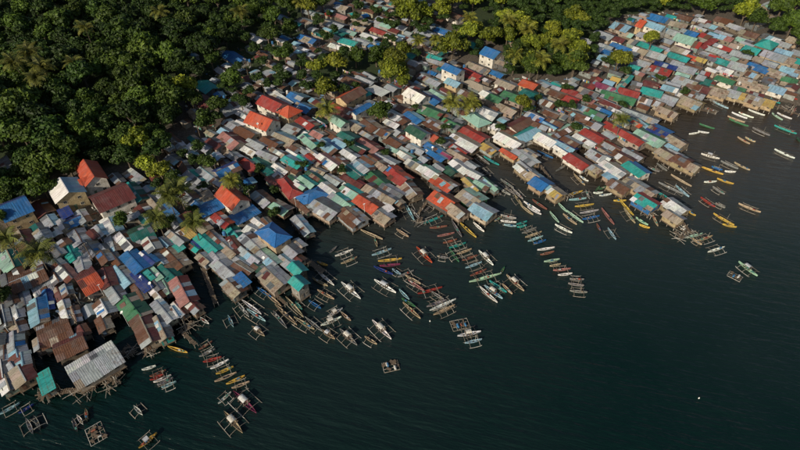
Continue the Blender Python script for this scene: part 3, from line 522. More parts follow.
def build_house(h, detail=True):
    L, W, wh, kind, pitch = house_geometry(h); fl = h['fl']; st = h['st']
    stilt = h['stilt']; z0 = 0.0 if stilt else terrain(h['x'], h['y'])
    base = random.uniform(1.0, 1.5) if stilt else 0.15
    clean = 'c' in fl or 'h' in fl or st > 1 or (h['cs'][0] in 'ROoBbtTnNv' and h['cs'][0] == h['cs'][1])
    name = 'stilt_house' if stilt else 'concrete_house' if ('c' in fl or (st > 1)) else 'shack'
    root = empty(name, (h['x'], h['y'], z0), h['th'])
    h['root'] = root; h['name'] = name
    if 'c' in fl: wc = (0.72, 0.70, 0.64)
    elif 'y' in fl: wc = jit((0.36, 0.285, 0.185) if stilt else (0.52, 0.41, 0.25), .2)
    elif 't' in fl: wc = PAL['t']
    elif 'b' in fl: wc = PAL['b']
    elif 'g' in fl: wc = PAL['n']
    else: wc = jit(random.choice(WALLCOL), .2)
    h['wc'] = wc
    zt = base+wh
    rise = math.tan(pitch)*W/2
    a, b = L/2, W/2
    zb = base-0.1 if stilt else -0.6
    # walls
    if kind != 'f':
        m = MB()
        if kind == 's': hi = [zt+math.tan(pitch)*W, zt]   # high side at -Y is left; low at +Y
        if kind == 'g':
            v = [(-a,-b,zb),(a,-b,zb),(a,b,zb),(-a,b,zb),(-a,-b,zt),(a,-b,zt),(a,b,zt),(-a,b,zt),(-a,0,zt+rise-.03),(a,0,zt+rise-.03)]
            f = [(3,2,1,0),(0,1,5,4),(2,3,7,6),(1,2,6,9,5),(3,0,4,8,7),(4,5,9,8),(7,8,9,6)]
        elif kind == 's':
            zh = zt+math.tan(pitch)*W-.03; zl = zt-.03
            v = [(-a,-b,zb),(a,-b,zb),(a,b,zb),(-a,b,zb),(-a,-b,zl),(a,-b,zl),(a,b,zh),(-a,b,zh)]
            f = [(3,2,1,0),(0,1,5,4),(2,3,7,6),(1,2,6,5),(3,0,4,7),(4,5,6,7)]
        else:
            v = [(-a,-b,zb),(a,-b,zb),(a,b,zb),(-a,b,zb),(-a,-b,zt),(a,-b,zt),(a,b,zt),(-a,b,zt)]
            f = [(3,2,1,0),(0,1,5,4),(2,3,7,6),(1,2,6,5),(3,0,4,7),(4,5,6,7)]
        obj('wall', mesh('wall', v, f, WALL), root, color=wc)
    ov = 0.5 if st == 1 else 0.55
    if kind == 'f':
        m = MB().box((0,0,zt+.1),(L,W,.1)).box((0,-b+.06,zt),(L,.12,.14)).box((0,b-.06,zt),(L,.12,.14))
        roof = obj('roof', m.me('roof', TIN), root, color=(*PAL['w'], .05))
        slopes = []
        for i in range(3):
            obj('roof_sheet', SHEET, roof, color=(*jit(PAL['w'], .05), .03), mat4=Matrix.Translation((-L/2+L*(i+.5)/3, -b-.3, zt+.2)) @ Matrix.Diagonal((L/3*1.02, W+.6, 1, 1)))
    elif kind == 'h':
        zr = zt+math.tan(pitch)*(b+ov); rl = max(a-b, .3)
        A, B = a+ov, b+ov
        v = [(-A,-B,zt),(A,-B,zt),(A,B,zt),(-A,B,zt),(-rl,0,zr),(rl,0,zr),(-A,-B,zt-.12),(A,-B,zt-.12),(A,B,zt-.12),(-A,B,zt-.12)]
        f = [(0,1,5,4),(1,2,5),(2,3,4,5),(3,0,4),(0,6,7,1),(1,7,8,2),(2,8,9,3),(3,9,6,0),(9,8,7,6)]
        roof = obj('roof', mesh('roof', v, f, TIN), root, color=sheet_colour(h['cs'][0], True))
        caps = [((-A,-B,zt),(-rl,0,zr)),((A,-B,zt),(rl,0,zr)),((A,B,zt),(rl,0,zr)),((-A,B,zt),(-rl,0,zr)),((-rl,0,zr),(rl,0,zr))]
        for p, q in caps: obj('ridge_cap', MB().tube([p, q], .09, 5).me('ridge_cap', TIN), roof, color=sheet_colour(h['cs'][0], True))
    else:
        if kind == 's':
            zr = zt+math.tan(pitch)*W; tl = (W+2*ov)/math.cos(pitch)
            m = MB()
            for yy in (-b-.05, 0, b+.05): m.box((0, yy, zt+math.tan(pitch)*(b+yy)+.0), (L+ov, .1, .12))
            roof = obj('roof', m.me('roof', WOOD), root)
            start = Matrix.Translation((0, b+ov, zr+math.tan(pitch)*ov)) @ Matrix.Rotation(math.pi, 4, 'Z') @ Matrix.Rotation(-pitch, 4, 'X')
            slopes = [(start, tl, h['cs'][0])]
        else:
            zr = zt+rise; tl = (b+ov)/math.cos(pitch)
            m = MB().box((0,0,zr+.09),(L+2*ov*.8,.3,.05))
            for s in (-1, 1): m.box((0, s*(b+.05), zt-.06), (L+ov, .08, .12))
            roof = obj('roof', m.me('roof', TIN), root, color=sheet_colour(h['cs'][0], clean))
            slopes = []
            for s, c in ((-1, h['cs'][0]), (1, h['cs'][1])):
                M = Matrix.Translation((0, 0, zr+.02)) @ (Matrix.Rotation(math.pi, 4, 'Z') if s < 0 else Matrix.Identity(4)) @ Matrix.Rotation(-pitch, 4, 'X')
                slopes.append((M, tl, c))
        for M, tl, c in slopes:
            n = max(1, min(7, int(round((L+2*ov)/(1.9 if not clean else 2.6))))); rows = 2 if tl > 3.6 and not clean else 1
            if h['dep'] > 260: n = max(1, (n+1)//2); rows = 1
            ed = np.cumsum([0]+[random.uniform(.7, 1.3) for _ in range(n)]); ed = (ed/ed[-1]-.5)*(L+2*ov)
            for i in range(n):
                for r_ in range(rows):
                    y0 = r_*tl/rows-(.12 if r_ else 0); ln = tl/rows+(.12 if r_ else 0)
                    if not clean: ln += random.uniform(-.12, .22)*(r_ == rows-1)
                    lift = .03+.012*(i % 2)+.02*(rows-1-r_)+random.uniform(0, .01)
                    wx = (ed[i+1]-ed[i])*1.05
                    Ms = M @ Matrix.Translation(((ed[i]+ed[i+1])/2, y0, lift)) @ Matrix.Rotation(0 if clean else R(random.gauss(0, .8)), 4, 'Z') @ Matrix.Rotation(0 if clean else R(random.uniform(-.2, 1.6)), 4, 'X') @ Matrix.Diagonal((wx, ln, 1 if not clean else .8, 1))
                    obj('roof_sheet', SHEET, roof, color=sheet_colour(c, clean), mat4=Ms)
        if not clean and h['dep'] < 230:
            for _ in range(random.choice((0, 0, 1, 1))):
                M, tl, c = random.choice(slopes); pw = random.uniform(.8, 1.8); plen = min(random.uniform(1.2, 2.6), tl*.8)
                Ms = M @ Matrix.Translation((random.uniform(-.38, .38)*L, random.uniform(.1, tl-plen), .13+random.uniform(0, .03))) @ Matrix.Rotation(R(random.gauss(0, 9)), 4, 'Z') @ Matrix.Diagonal((pw, plen, .8, 1))
                obj('patch_sheet', SHEET, roof, color=sheet_colour(random.choice('gwdrkglmb'), False), mat4=Ms)
    # openings on every wall that faces the lane or the water
    def opening(u, v, zc, rz, w_, h_, door=False):
        M = Matrix.Translation((u, v, zc)) @ Matrix.Rotation(rz, 4, 'Z')
        if door:
            obj('door', DOOR, root, color=jit(random.choice([(0.18,0.10,0.06),(0.10,0.16,0.22),(0.3,0.27,0.22),(0.12,0.2,0.14)])), mat4=M @ Matrix.Diagonal((w_, .1, h_, 1)))
        else:
            o = obj('window', WIN, root, color=jit((0.5,0.47,0.42) if st > 1 or 'c' in fl else (0.25,0.2,0.15)), mat4=M @ Matrix.Diagonal((w_, .16, h_, 1)))
            obj('pane', PANE, o)
    if detail and kind != 'f':
        for s_ in range(st):
            zc = base+1.45+s_*2.6
            nL = max(1, int(L//3.2)); nW = max(1, int(W//3.4))
            for i in range(nL): opening(-a+L*(i+.5)/nL+(0 if (i or s_ or nL > 1) else L*.2), -b-.02, zc, 0, min(1.1, L*.25), 1.0)
            for i in range(nW): opening(a+.02, -b+W*(i+.5)/nW+(0 if nW > 1 or s_ else W*.22), zc, math.pi/2, min(1.1, W*.25), 1.0)
        opening(a+.02, -b+W*.26 if nW == 1 else 0, base+.02, math.pi/2, min(.85, W*.25), 1.95, True)
    if kind == 'f':
        for u in (-a+.2, a-.2):
            for v in (-b+.2, b-.2): obj('post', POST, root, mat4=Matrix.Translation((u, v, -.3)) @ Matrix.Diagonal((.09, .09, zt+.3, 1)))
    if stilt:
        obj('floor', MB().box((0,0,base-.2),(L+.5,W+.5,.14)).me('floor', WOOD), root)
        nx = max(2, int(round(L/2.6))+1); ny = max(2, int(round(W/2.8))+1)
        for i in range(nx):
            for j in range(ny):
                if 0 < j < ny-1 and 0 < i < nx-1: continue
                u = -a+L*i/(nx-1); v = -b+W*j/(ny-1)
                obj('post', POST, root, mat4=Matrix.Translation((u, v, -3.2)) @ Matrix.Diagonal((.11, .11, base+3.0, 1)))
    # veranda gable for the two cross-gabled houses
    if 'x' in fl:
        p2 = R(32); w2 = min(L*.5, 4.2); r2 = math.tan(p2)*w2/2; zf = zt-.1; dpt = b+1.2
        v = [(a-.9-w2,0,zf),(a-.9,0,zf),(a-.9,-dpt,zf),(a-.9-w2,-dpt,zf),(a-.9-w2/2,-dpt,zf+r2),(a-.9-w2/2,0,zf+r2),(a-.9-w2,-dpt,zb),(a-.9,-dpt,zb),(a-.9,0,zb),(a-.9-w2,0,zb)]
        obj('wall', mesh('wall', v, [(3,6,7,2,4),(2,7,8,1),(9,6,3,0),(0,3,4,5),(4,2,1,5)], WALL), root, color=wc)
        for s in (-1, 1):
            M = Matrix.Translation((a-.9-w2/2, -dpt/2-.2, zf+r2+.02)) @ Matrix.Rotation(math.pi/2*s, 4, 'Z') @ Matrix.Rotation(-p2, 4, 'X') @ Matrix.Translation((0,0,.03)) @ Matrix.Diagonal((dpt+.4, (w2/2+.3)/math.cos(p2), .8, 1))
            obj('roof_sheet', SHEET, roof, color=sheet_colour(h['cs'][0], True), mat4=M)
    return root

# ------------------------------------------------------------------ which houses are individuals, which are the far mass
shacks = [h for h in houses if not (h['stilt'] or 'c' in h['fl'] or h['st'] > 1)]
shacks.sort(key=lambda h: h['L']*h['W']/h['dep']**2*(1.3 if not h['auto'] else 1), reverse=True)
far_rows = shacks[300:]; far_ids = set(h['id'] for h in far_rows)
for i, h in enumerate(houses): h['k'] = i
built = []
frs = set(id(h) for h in far_rows)
for h in houses:
    if id(h) in frs: continue
    build_house(h, detail=(not h['auto'] or h['dep'] < 190)); built.append(h)
def build_rows(hs):
    RV, RF, RC = [], [], []; WV, WF, WC = [], [], []
    for h in hs:
        L, W, wh, kind, pitch = house_geometry(h); z0 = terrain(h['x'], h['y'])
        c, s = math.cos(h['th']), math.sin(h['th']); a, b = L/2, W/2; rise = math.tan(pitch)*b
        def wv(x, y, z): return (h['x']+c*x-s*y, h['y']+s*x+c*y, z0+z)
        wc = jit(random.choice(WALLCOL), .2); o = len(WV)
        zb, zt = -.5, wh
        WV += [wv(*p) for p in ((-a,-b,zb),(a,-b,zb),(a,b,zb),(-a,b,zb),(-a,-b,zt),(a,-b,zt),(a,b,zt),(-a,b,zt),(-a,0,zt+rise),(a,0,zt+rise))]
        for f in ((0,1,5,4),(2,3,7,6),(1,2,6,9,5),(3,0,4,8,7)): WF.append(tuple(i+o for i in f)); WC.append((*wc, 1))
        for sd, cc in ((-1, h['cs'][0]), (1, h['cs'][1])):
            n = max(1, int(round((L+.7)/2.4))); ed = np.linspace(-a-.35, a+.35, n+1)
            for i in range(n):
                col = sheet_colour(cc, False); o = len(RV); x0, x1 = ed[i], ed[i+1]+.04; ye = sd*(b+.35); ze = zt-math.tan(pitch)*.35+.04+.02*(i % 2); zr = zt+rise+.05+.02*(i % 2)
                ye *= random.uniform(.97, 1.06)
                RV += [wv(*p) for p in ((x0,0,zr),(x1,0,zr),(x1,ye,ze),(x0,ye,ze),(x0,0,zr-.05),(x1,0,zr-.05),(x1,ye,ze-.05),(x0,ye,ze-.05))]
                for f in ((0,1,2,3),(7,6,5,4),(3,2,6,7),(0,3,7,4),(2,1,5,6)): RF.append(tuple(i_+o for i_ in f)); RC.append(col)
    nW = len(WV)
    me = mesh('shack_rows', WV+RV, WF+[tuple(i+nW for i in f) for f in RF]); me.materials.append(WALL_A); me.materials.append(TIN_A)
    me.polygons.foreach_set('material_index', [0]*len(WF)+[1]*len(RF))
    at = me.attributes.new('paint', 'FLOAT_COLOR', 'FACE'); at.data.foreach_set('color', [x for c_ in WC+RC for x in c_])
    tag(obj('shack_rows', me), 'dense mass of the smallest tin roofed sheds packed between the bigger houses', 'sheds', kind='stuff')
if far_rows: build_rows(far_rows)

# ------------------------------------------------------------------ house labels from what each one looks like and stands beside
MARKS = [('the twin red roofed villas',272,118),('the white roofed two storey house',66,190),('the long maroon roofed house',108,198),('the orange gabled house',233,198),
 ('the orange dormer house',92,172),('the open white carport roof',377,88),('the blue tower house',493,55),('the two tier blue roofed house',453,72),('the big green roof',127,312),
 ('the twin turquoise stilt houses',298,276),('the big rusty roofs',60,335),('the pair of orange roofs',444,190),('the pier of yellow stilt houses',525,170),('the long red roof',625,132),
 ('the blue hip roofed house',274,236),('the big dark teal roof',257,168),('the bright orange box house',530,83),('the red roof in the far rows',708,43),('the yellow roof by the inlet',475,182),
 ('the blue walled stilt house',647,200),('the grassy glade',365,62),('the bay shore boardwalk',755,100),('the pale hall beyond the trees',770,5),('the two coconut palms',460,103),('the big coconut palm',178,192),('the deep blue roof above the inlet',657,131),('the yellow roof slab',190,230),('the blue roof at the forest edge',234,56),('the mint green long roof',615,97),('the blue roof in the far rows',761,66)]
MW = [(n, *ground(a, b, 3)[:2]) for n, a, b in MARKS]
SEA_DIR = Vector((0.5, -0.86)); 
def relation(x, y, used=None):
    dd, n, mx, my = min((math.hypot(x-mx, y-my), n, mx, my) for n, mx, my in MW)
    if dd < 5: return 'right at '+n
    dn = Vector((x-mx, y-my)).normalized(); s = dn.dot(SEA_DIR); al = dn.dot(Vector((0.86, 0.5)))
    side = 'seaward of' if s > .707 else 'inland of' if s < -.707 else 'up-shore of' if al > 0 else 'down-shore of'
    return ('just ' if dd < 13 else 'far ' if dd > 34 else '')+side+' '+n
labels = {}
for h in built:
    L, W = h['L'], h['W']; c0, c1 = CNAME[h['cs'][0]], CNAME[h['cs'][1]]
    fl = h['fl']; nm = {'stilt_house':'stilt house','concrete_house':'concrete house','shack':'shack'}[h['name']]
    if h['st'] > 1: nm = {2:'two-storey', 3:'three-storey'}[h['st']]+' house'
    size = 'long' if L > 1.9*W and L > 8 else 'tiny' if L*W < 14 else 'small' if L*W < 26 else 'large' if L*W > 62 else ''
    form = '' if 'f' in fl else 'lean-to' if 's' in fl else 'hip-roofed' if 'h' in fl else ''
    colr = c0 if (c0 == c1 or 's' in fl or 'h' in fl) else c0+' and '+c1
    if 'f' in fl: nm = 'open shelter'
    lab = ' '.join(x for x in (size, form, colr+(' roofed' if not form else ''), nm, relation(h['x'], h['y'])) if x)
    w = lab.split()
    h['lab'] = ' '.join(w[:16]); labels.setdefault(h['lab'], []).append(h)
SPECIAL = {}
for lab, hs in labels.items():
    for h in hs:
        g = {'stilt_house':'stilt houses over the water','concrete_house':'painted concrete houses','shack':'tin roofed shacks of the town'}[h['name']]
        if len(hs) > 1: g = 'look-alikes: '+lab
        tag(h['root'], lab, 'shelter' if 'f' in h['fl'] else 'house', g)

# ------------------------------------------------------------------ trees
def crown_mesh(seed, lobes, spread, leaf, n_leaf, flatten=.75):
    rnd = np.random.RandomState(seed); V = []; F = []
    cen = []
    for i in range(lobes):
        t = rnd.uniform(0, 2*np.pi); r = spread*np.sqrt(rnd.uniform(0, 1)) if i else 0
        cen.append((r*np.cos(t), r*np.sin(t), rnd.uniform(-.25, .35)*(1-r/spread*.6)+(.25 if i == 0 else 0), rnd.uniform(.30, .46)))
    for cx, cy, cz, cr in cen:
        n = int(n_leaf/lobes)
        d = rnd.normal(size=(n, 3)); d /= np.linalg.norm(d, axis=1)[:, None]; d[:, 2] = np.where(d[:, 2] < -.45, -d[:, 2], d[:, 2])
        rad = cr*(1+rnd.uniform(-.28, .12, n))*(1+.18*np.sin(d[:,0]*7+seed)*np.cos(d[:,1]*6))
        P = np.stack([cx+d[:,0]*rad, cy+d[:,1]*rad, cz+d[:,2]*rad*flatten], 1)
        nr = d+rnd.normal(scale=.55, size=(n, 3)); nr /= np.linalg.norm(nr, axis=1)[:, None]
        a = np.cross(nr, rnd.normal(size=(n, 3))); a /= np.linalg.norm(a, axis=1)[:, None]; b = np.cross(nr, a)
        s = leaf*rnd.uniform(.6, 1.4, n)[:, None]
        q = np.stack([P-a*s, P+b*s*.6-nr*s*.15, P+a*s, P-b*s*.6-nr*s*.15], 1).reshape(-1, 3)
        o = len(V); V += q.tolist(); F += [(o+4*k, o+4*k+1, o+4*k+2, o+4*k+3) for k in range(n)]
    for cx, cy, cz, cr in cen:      # shaded inner foliage mass
        o = len(V); ns, nr_ = 7, 4
        for j in range(nr_+1):
            ph = math.pi*j/nr_
            for k in range(ns):
                th = 2*math.pi*k/ns; rr = cr*.72*(1+rnd.uniform(-.15, .15))
                V.append((cx+rr*math.sin(ph)*math.cos(th), cy+rr*math.sin(ph)*math.sin(th), cz+rr*flatten*math.cos(ph)))
        F += [(o+j*ns+k, o+j*ns+(k+1) % ns, o+(j+1)*ns+(k+1) % ns, o+(j+1)*ns+k) for j in range(nr_) for k in range(ns)]
    return np.array(V), F
CROWNS = [crown_mesh(11+i, random.choice([6, 8, 10, 13]), random.uniform(.52, .70), .092, 1500, random.uniform(.65, 1.0)) for i in range(10)]
LIGHT = [crown_mesh(51+i, 7, .6, .10, 600, .8) for i in range(4)]
CROWN_ME = [mesh('crown', v.tolist(), f, LEAF) for v, f in CROWNS]
def trunk_me(seed):
    rnd = random.Random(seed); m = MB()
    m.tube([(0,0,-.08),(.02,.01,.3),(rnd.uniform(-.05,.05),.02,.62)], [.055,.04,.03], 7)
    for i in range(5):
        t = i*1.256+rnd.uniform(-.4, .4); z0 = rnd.uniform(.34, .6); l = rnd.uniform(.2, .38)
        m.tube([(0.02,.01,z0),(math.cos(t)*l*.5, math.sin(t)*l*.5, z0+.12),(math.cos(t)*l, math.sin(t)*l, z0+.26)], [.026,.018,.008], 5)
    return m.me('trunk', BARK)
TRUNKS = [trunk_me(i) for i in range(4)]
GREEN = {'d':(0.025,0.049,0.009),'n':(0.045,0.077,0.011),'y':(0.135,0.160,0.016)}  # 'd' also carries the hillside's dimness, put into its green
occ = [(h['x'], h['y'], math.hypot(h['L'], h['W'])*.38) for h in houses]
OC = np.array(occ)
trees = []
def roomy(x, y, reach):
    """nearest spot with room for a trunk between the houses"""
    best = None
    for _ in range(60):
        a, d_ = random.uniform(0, 6.28), random.uniform(0, reach); X, Y = x+d_*math.cos(a), y+d_*math.sin(a)
        c = 9
        for h in houses:
            if abs(h['x']-X) < 12 and abs(h['y']-Y) < 12:
                co, si = math.cos(h['th']), math.sin(h['th']); u = abs((X-h['x'])*co+(Y-h['y'])*si)-h['L']/2; v = abs((Y-h['y'])*co-(X-h['x'])*si)-h['W']/2
                c = min(c, max(u, v))
        sc = min(c, .5)-d_*.04
        if best is None or sc > best[0]: best = (sc, X, Y)
    return best[1:]
for a, b, r, k in TREE_SPOTS:
    x, y, z = ground(a, b, 6); q = proj(x, y, z+5); x, y = roomy(x, y, 4.5); trees.append((x, y, max(3.2, r*q[2]/FPX*1.38), k))
def forest_fill(poly, rmin, rmax, kinds, n, gap=.78):
    X0, X1 = min(p[0] for p in poly), max(p[0] for p in poly); Y0, Y1 = min(p[1] for p in poly), max(p[1] for p in poly)
    for _ in range(n):
        px, py = random.uniform(X0, X1), random.uniform(Y0, Y1)
        if not pt_in(px, py, poly): continue
        x, y, z = ground(px, py, 5)
        if math.hypot(x, y) > 640: continue
        r = random.uniform(rmin, rmax)
        if np.min(np.hypot(OC[:,0]-x, OC[:,1]-y)-OC[:,2]) < r*.45: continue
        if any((x-t[0])**2+(y-t[1])**2 < (gap*(r+t[2]))**2 for t in trees): continue
        trees.append((x, y, r, random.choice(kinds)))
forest_fill(FOREST_PX, 6.0, 9.0, 'ddnnn', 260, .6)
forest_fill(FOREST_PX, 3.8, 6.2, 'dddnn', 3600, .56)
forest_fill(FOREST_PX, 2.6, 4.0, 'ddn', 4000, .58)
forest_fill(COPSE_PX, 3.6, 6.2, 'yyyn', 1500, .55)
forest_fill(COPSE_PX, 2.4, 3.6, 'yn', 1500, .6)
for _ in range(70):
    px, py = random.uniform(196, 318), random.uniform(-10, 112)
    if pt_in(px, py, SCRUB_PX):
        x, y, z = ground(px, py, 5); x, y = roomy(x, y, 4); r = random.uniform(2.6, 4.4)
        if all((x-t[0])**2+(y-t[1])**2 > (.6*(r+t[2]))**2 for t in trees): trees.append((x, y, r, random.choice('dnn')))
for _ in range(110):
    px, py = random.uniform(300, 470), random.uniform(-5, 60)
    x, y, z = ground(px, py, 5); x, y = roomy(x, y, 4); r = random.uniform(2.4, 3.6)
    if all((x-t[0])**2+(y-t[1])**2 > (.9*(r+t[2]))**2 for t in trees): trees.append((x, y, r, random.choice('nny')))
def town_trees(poly, n, r0, r1, kinds, gap):
    X0, X1 = min(p[0] for p in poly), max(p[0] for p in poly); Y0, Y1 = min(p[1] for p in poly), max(p[1] for p in poly)
    for _ in range(n):
        px, py = random.uniform(X0, X1), random.uniform(Y0, Y1)
        if not pt_in(px, py, poly): continue
        x, y, z = ground(px, py, 6); x, y = roomy(x, y, 3.5); r = random.uniform(r0, r1)
        if all((x-t[0])**2+(y-t[1])**2 > (gap*(r+t[2]))**2 for t in trees): trees.append((x, y, r, random.choice(kinds)))
town_trees([(300,54),(346,50),(346,96),(318,100),(300,80)], 60, 3.2, 4.6, 'yyn', .62)
town_trees([(380,44),(408,44),(408,86),(382,86)], 40, 3.4, 5.0, 'yyn', .6)
town_trees([(396,-4),(446,-4),(446,34),(400,34)], 60, 3.2, 4.8, 'yyn', .62)
town_trees([(440,0),(510,0),(508,48),(444,62)], 90, 3.2, 5.0, 'yyyn', .6)
town_trees([(346,44),(384,44),(384,60),(346,60)], 30, 2.8, 3.8, 'nn', .62)
town_trees([(196,80),(260,20),(300,0),(300,80),(240,100),(205,125)], 90, 3.0, 4.4, 'dnn', .6)
town_trees([(150,170),(200,140),(215,150),(165,190)], 20, 2.6, 3.6, 'nny', .7)
town_trees([(480,90),(600,84),(700,30),(790,60),(700,85),(620,115),(560,130),(480,130)], 60, 2.4, 3.4, 'nyn', 1.6)
town_trees([(190,150),(300,130),(470,90),(470,130),(300,180),(200,215),(130,230)], 60, 2.2, 3.2, 'nnd', 1.6)
forest_fill([(600,-30),(810,-30),(810,2),(760,0),(735,10),(690,8),(605,14)], 3.4, 5.5, 'nyn', 500, .55)
forest_fill([(735,-10),(810,-10),(810,48),(770,36),(742,26)], 3.6, 5.5, 'nd', 300, .58)
forest_fill([(560,-20),(604,-20),(600,40),(570,30)], 3.6, 5.5, 'dn', 300, .58)
def tree_h(r): return r*random.uniform(1.15, 1.5)+1.0
SEEN = [(234,56,13),(206,84,12),(272,118,22),(310,38,12),(93,170,14),(66,190,16),(348,40,10),(378,88,12),(493,52,10),(455,72,12),(345,20,8),(475,14,9),(445,30,8)]
def hides(t):
    q = proj(t[0], t[1], terrain(t[0], t[1])+t[2]); rp = t[2]*FPX/q[2]
    return any(abs(q[0]-a) < w+rp*.4 and -w*.55-rp*.3 < q[1]-b < w*.5+rp*.8 for a, b, w in SEEN)
trees = [t for t in trees if not hides(t)]
tr = sorted(trees, key=lambda t: -t[2]/proj(t[0], t[1], terrain(t[0], t[1])+4)[2])
TLAB = {'d':'dark green broadleaf tree','n':'mid green broadleaf tree','y':'bright yellow green broadleaf tree'}
mass = []
tl = {}
for i, (x, y, r, k) in enumerate(tr):
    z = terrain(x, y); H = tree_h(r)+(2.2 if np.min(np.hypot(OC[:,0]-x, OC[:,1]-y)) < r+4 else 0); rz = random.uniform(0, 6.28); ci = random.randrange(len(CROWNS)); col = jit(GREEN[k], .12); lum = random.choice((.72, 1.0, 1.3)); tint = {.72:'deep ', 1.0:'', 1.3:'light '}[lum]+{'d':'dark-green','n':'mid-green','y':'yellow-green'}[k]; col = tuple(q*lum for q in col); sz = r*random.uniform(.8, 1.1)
    if i < 290:
        root = empty('broadleaf_tree', (x, y, z), rz)
        obj('trunk', TRUNKS[i % 4], root, mat4=Matrix.Diagonal((r*1.4, r*1.4, H, 1)))
        obj('crown', CROWN_ME[ci], root, color=col, mat4=Matrix.Translation((0, 0, H*.72)) @ Matrix.Diagonal((r*1.12, r*1.12, sz*1.15, 1)))
        size = 'broad' if r > 5.6 else 'small' if r < 3.4 else 'rounded'
        q = proj(x, y, z+4)
        form = 'flat-topped' if sz < r*.9 else 'tall-crowned' if sz > r*1.03 else 'domed'
        lab = f'{size} {form} {tint} tree {relation(x, y)}'
        tl.setdefault(lab, []).append(root)
    else: mass.append((x, y, z, H, r, sz, rz, ci, col))
for lab, rs in tl.items():
    for r_ in rs: tag(r_, lab, 'tree', 'forest trees of the hillside' if len(rs) == 1 else 'look-alikes: '+lab)
print('trees', len(tr), 'in mass', len(mass))
if mass:
    VV = []; FF = []
    for x, y, z, H, r, sz, rz, ci, col in mass:
        v, f = LIGHT[ci % 4]; c, s = math.cos(rz), math.sin(rz); o = sum(len(q) for q in VV)
        P = np.stack([x+(v[:,0]*c-v[:,1]*s)*r, y+(v[:,0]*s+v[:,1]*c)*r, z+H*.72+v[:,2]*sz], 1); VV.append(P); FF += [tuple(i+o for i in q) for q in f]
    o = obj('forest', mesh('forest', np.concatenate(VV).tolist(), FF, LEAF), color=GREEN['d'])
    tag(o, 'smaller dark undergrowth trees between the bigger crowns of the hillside', 'forest', kind='stuff')

# ------------------------------------------------------------------ coconut palms
def frond_me(seed, droop):
    rnd = random.Random(seed); m = MB(); n = 9; pts = []
    for i in range(n+1):
        t = i/n; pts.append(Vector((t*(1-.12*droop*t), 0, .34*math.sin(t*1.9)*(1.1-droop*.5)-droop*.62*t*t)))
    m.tube([tuple(p) for p in pts], [.018*(1-i/n*.8) for i in range(n+1)], 4)
    for i in range(1, n+1):
        for s in (-1, 1):
            p = pts[i]; w = .26*math.sin(math.pi*(.12+.8*i/n))+.03; bx = (pts[i]-pts[i-1])
            for k in (0, .5):
                q = pts[i-1]+bx*k
                tip = q+Vector((.10, s*w, -.09-rnd.uniform(0, .08)))
                m.add([q, q+bx*.42, tip+bx*.2, tip], [(0,1,2,3)])
    return m.me('frond', LEAF)
FRONDS = [frond_me(i, .25+.2*i) for i in range(5)]
COCO = MB().tube([(0,0,-.16),(0,0,-.1),(0,0,.02),(0,0,.12)], [.03,.12,.14,.04], 6).me('coconut', BARK)
pl = {}
PCOL = {'y':(0.16,0.165,0.028),'g':(0.10,0.115,0.024),'d':(0.10,0.105,0.022)}
for i, (a, b, fr, k) in enumerate(PALMS):
    H = random.uniform(8.5, 11)+(3.5 if k == 'd' else 0)
    x, y, z = ground(a, b, H); z = terrain(x, y)
    root = empty('coconut_palm', (x, y, z), random.uniform(0, 6.28))
    lean = random.uniform(-.6, .6)
    m = MB().tube([(0,0,-.4),(lean*.2,.05,H*.35),(lean*.6,.1,H*.7),(lean,.1,H)], [.22,.16,.14,.13], 7); obj('trunk', m.me('trunk', BARK), root)
    nf = 22; fr *= 1.2
    for j in range(nf):
        up = j % 3
        M = Matrix.Translation((lean, .1, H)) @ Matrix.Rotation(j*2.39996+random.uniform(-.2, .2), 4, 'Z') @ Matrix.Rotation(R([-38, -12, 8][up]+random.uniform(-8, 8)), 4, 'Y') @ Matrix.Scale(fr*random.uniform(.85, 1.1), 4)
        obj('frond', FRONDS[(up+j) % 5], root, color=jit(PCOL[k], .25), mat4=M)
    for j in range(4): obj('coconut', COCO, root, mat4=Matrix.Translation((lean+.25*math.cos(j*1.6), .1+.25*math.sin(j*1.6), H-.25)))
    q = (a, b)
    wh = relation(x, y)
    lab = {'y':'yellow-green','g':'green','d':'dark'}[k]+' coconut palm with '+('wide' if fr > 4.3 else 'short')+' fronds '+wh; pl.setdefault(lab, []).append(root)
for lab, rs in pl.items():
    for r_ in rs: tag(r_, lab, 'palm', 'coconut palms' if len(rs) == 1 else 'look-alikes: '+lab)

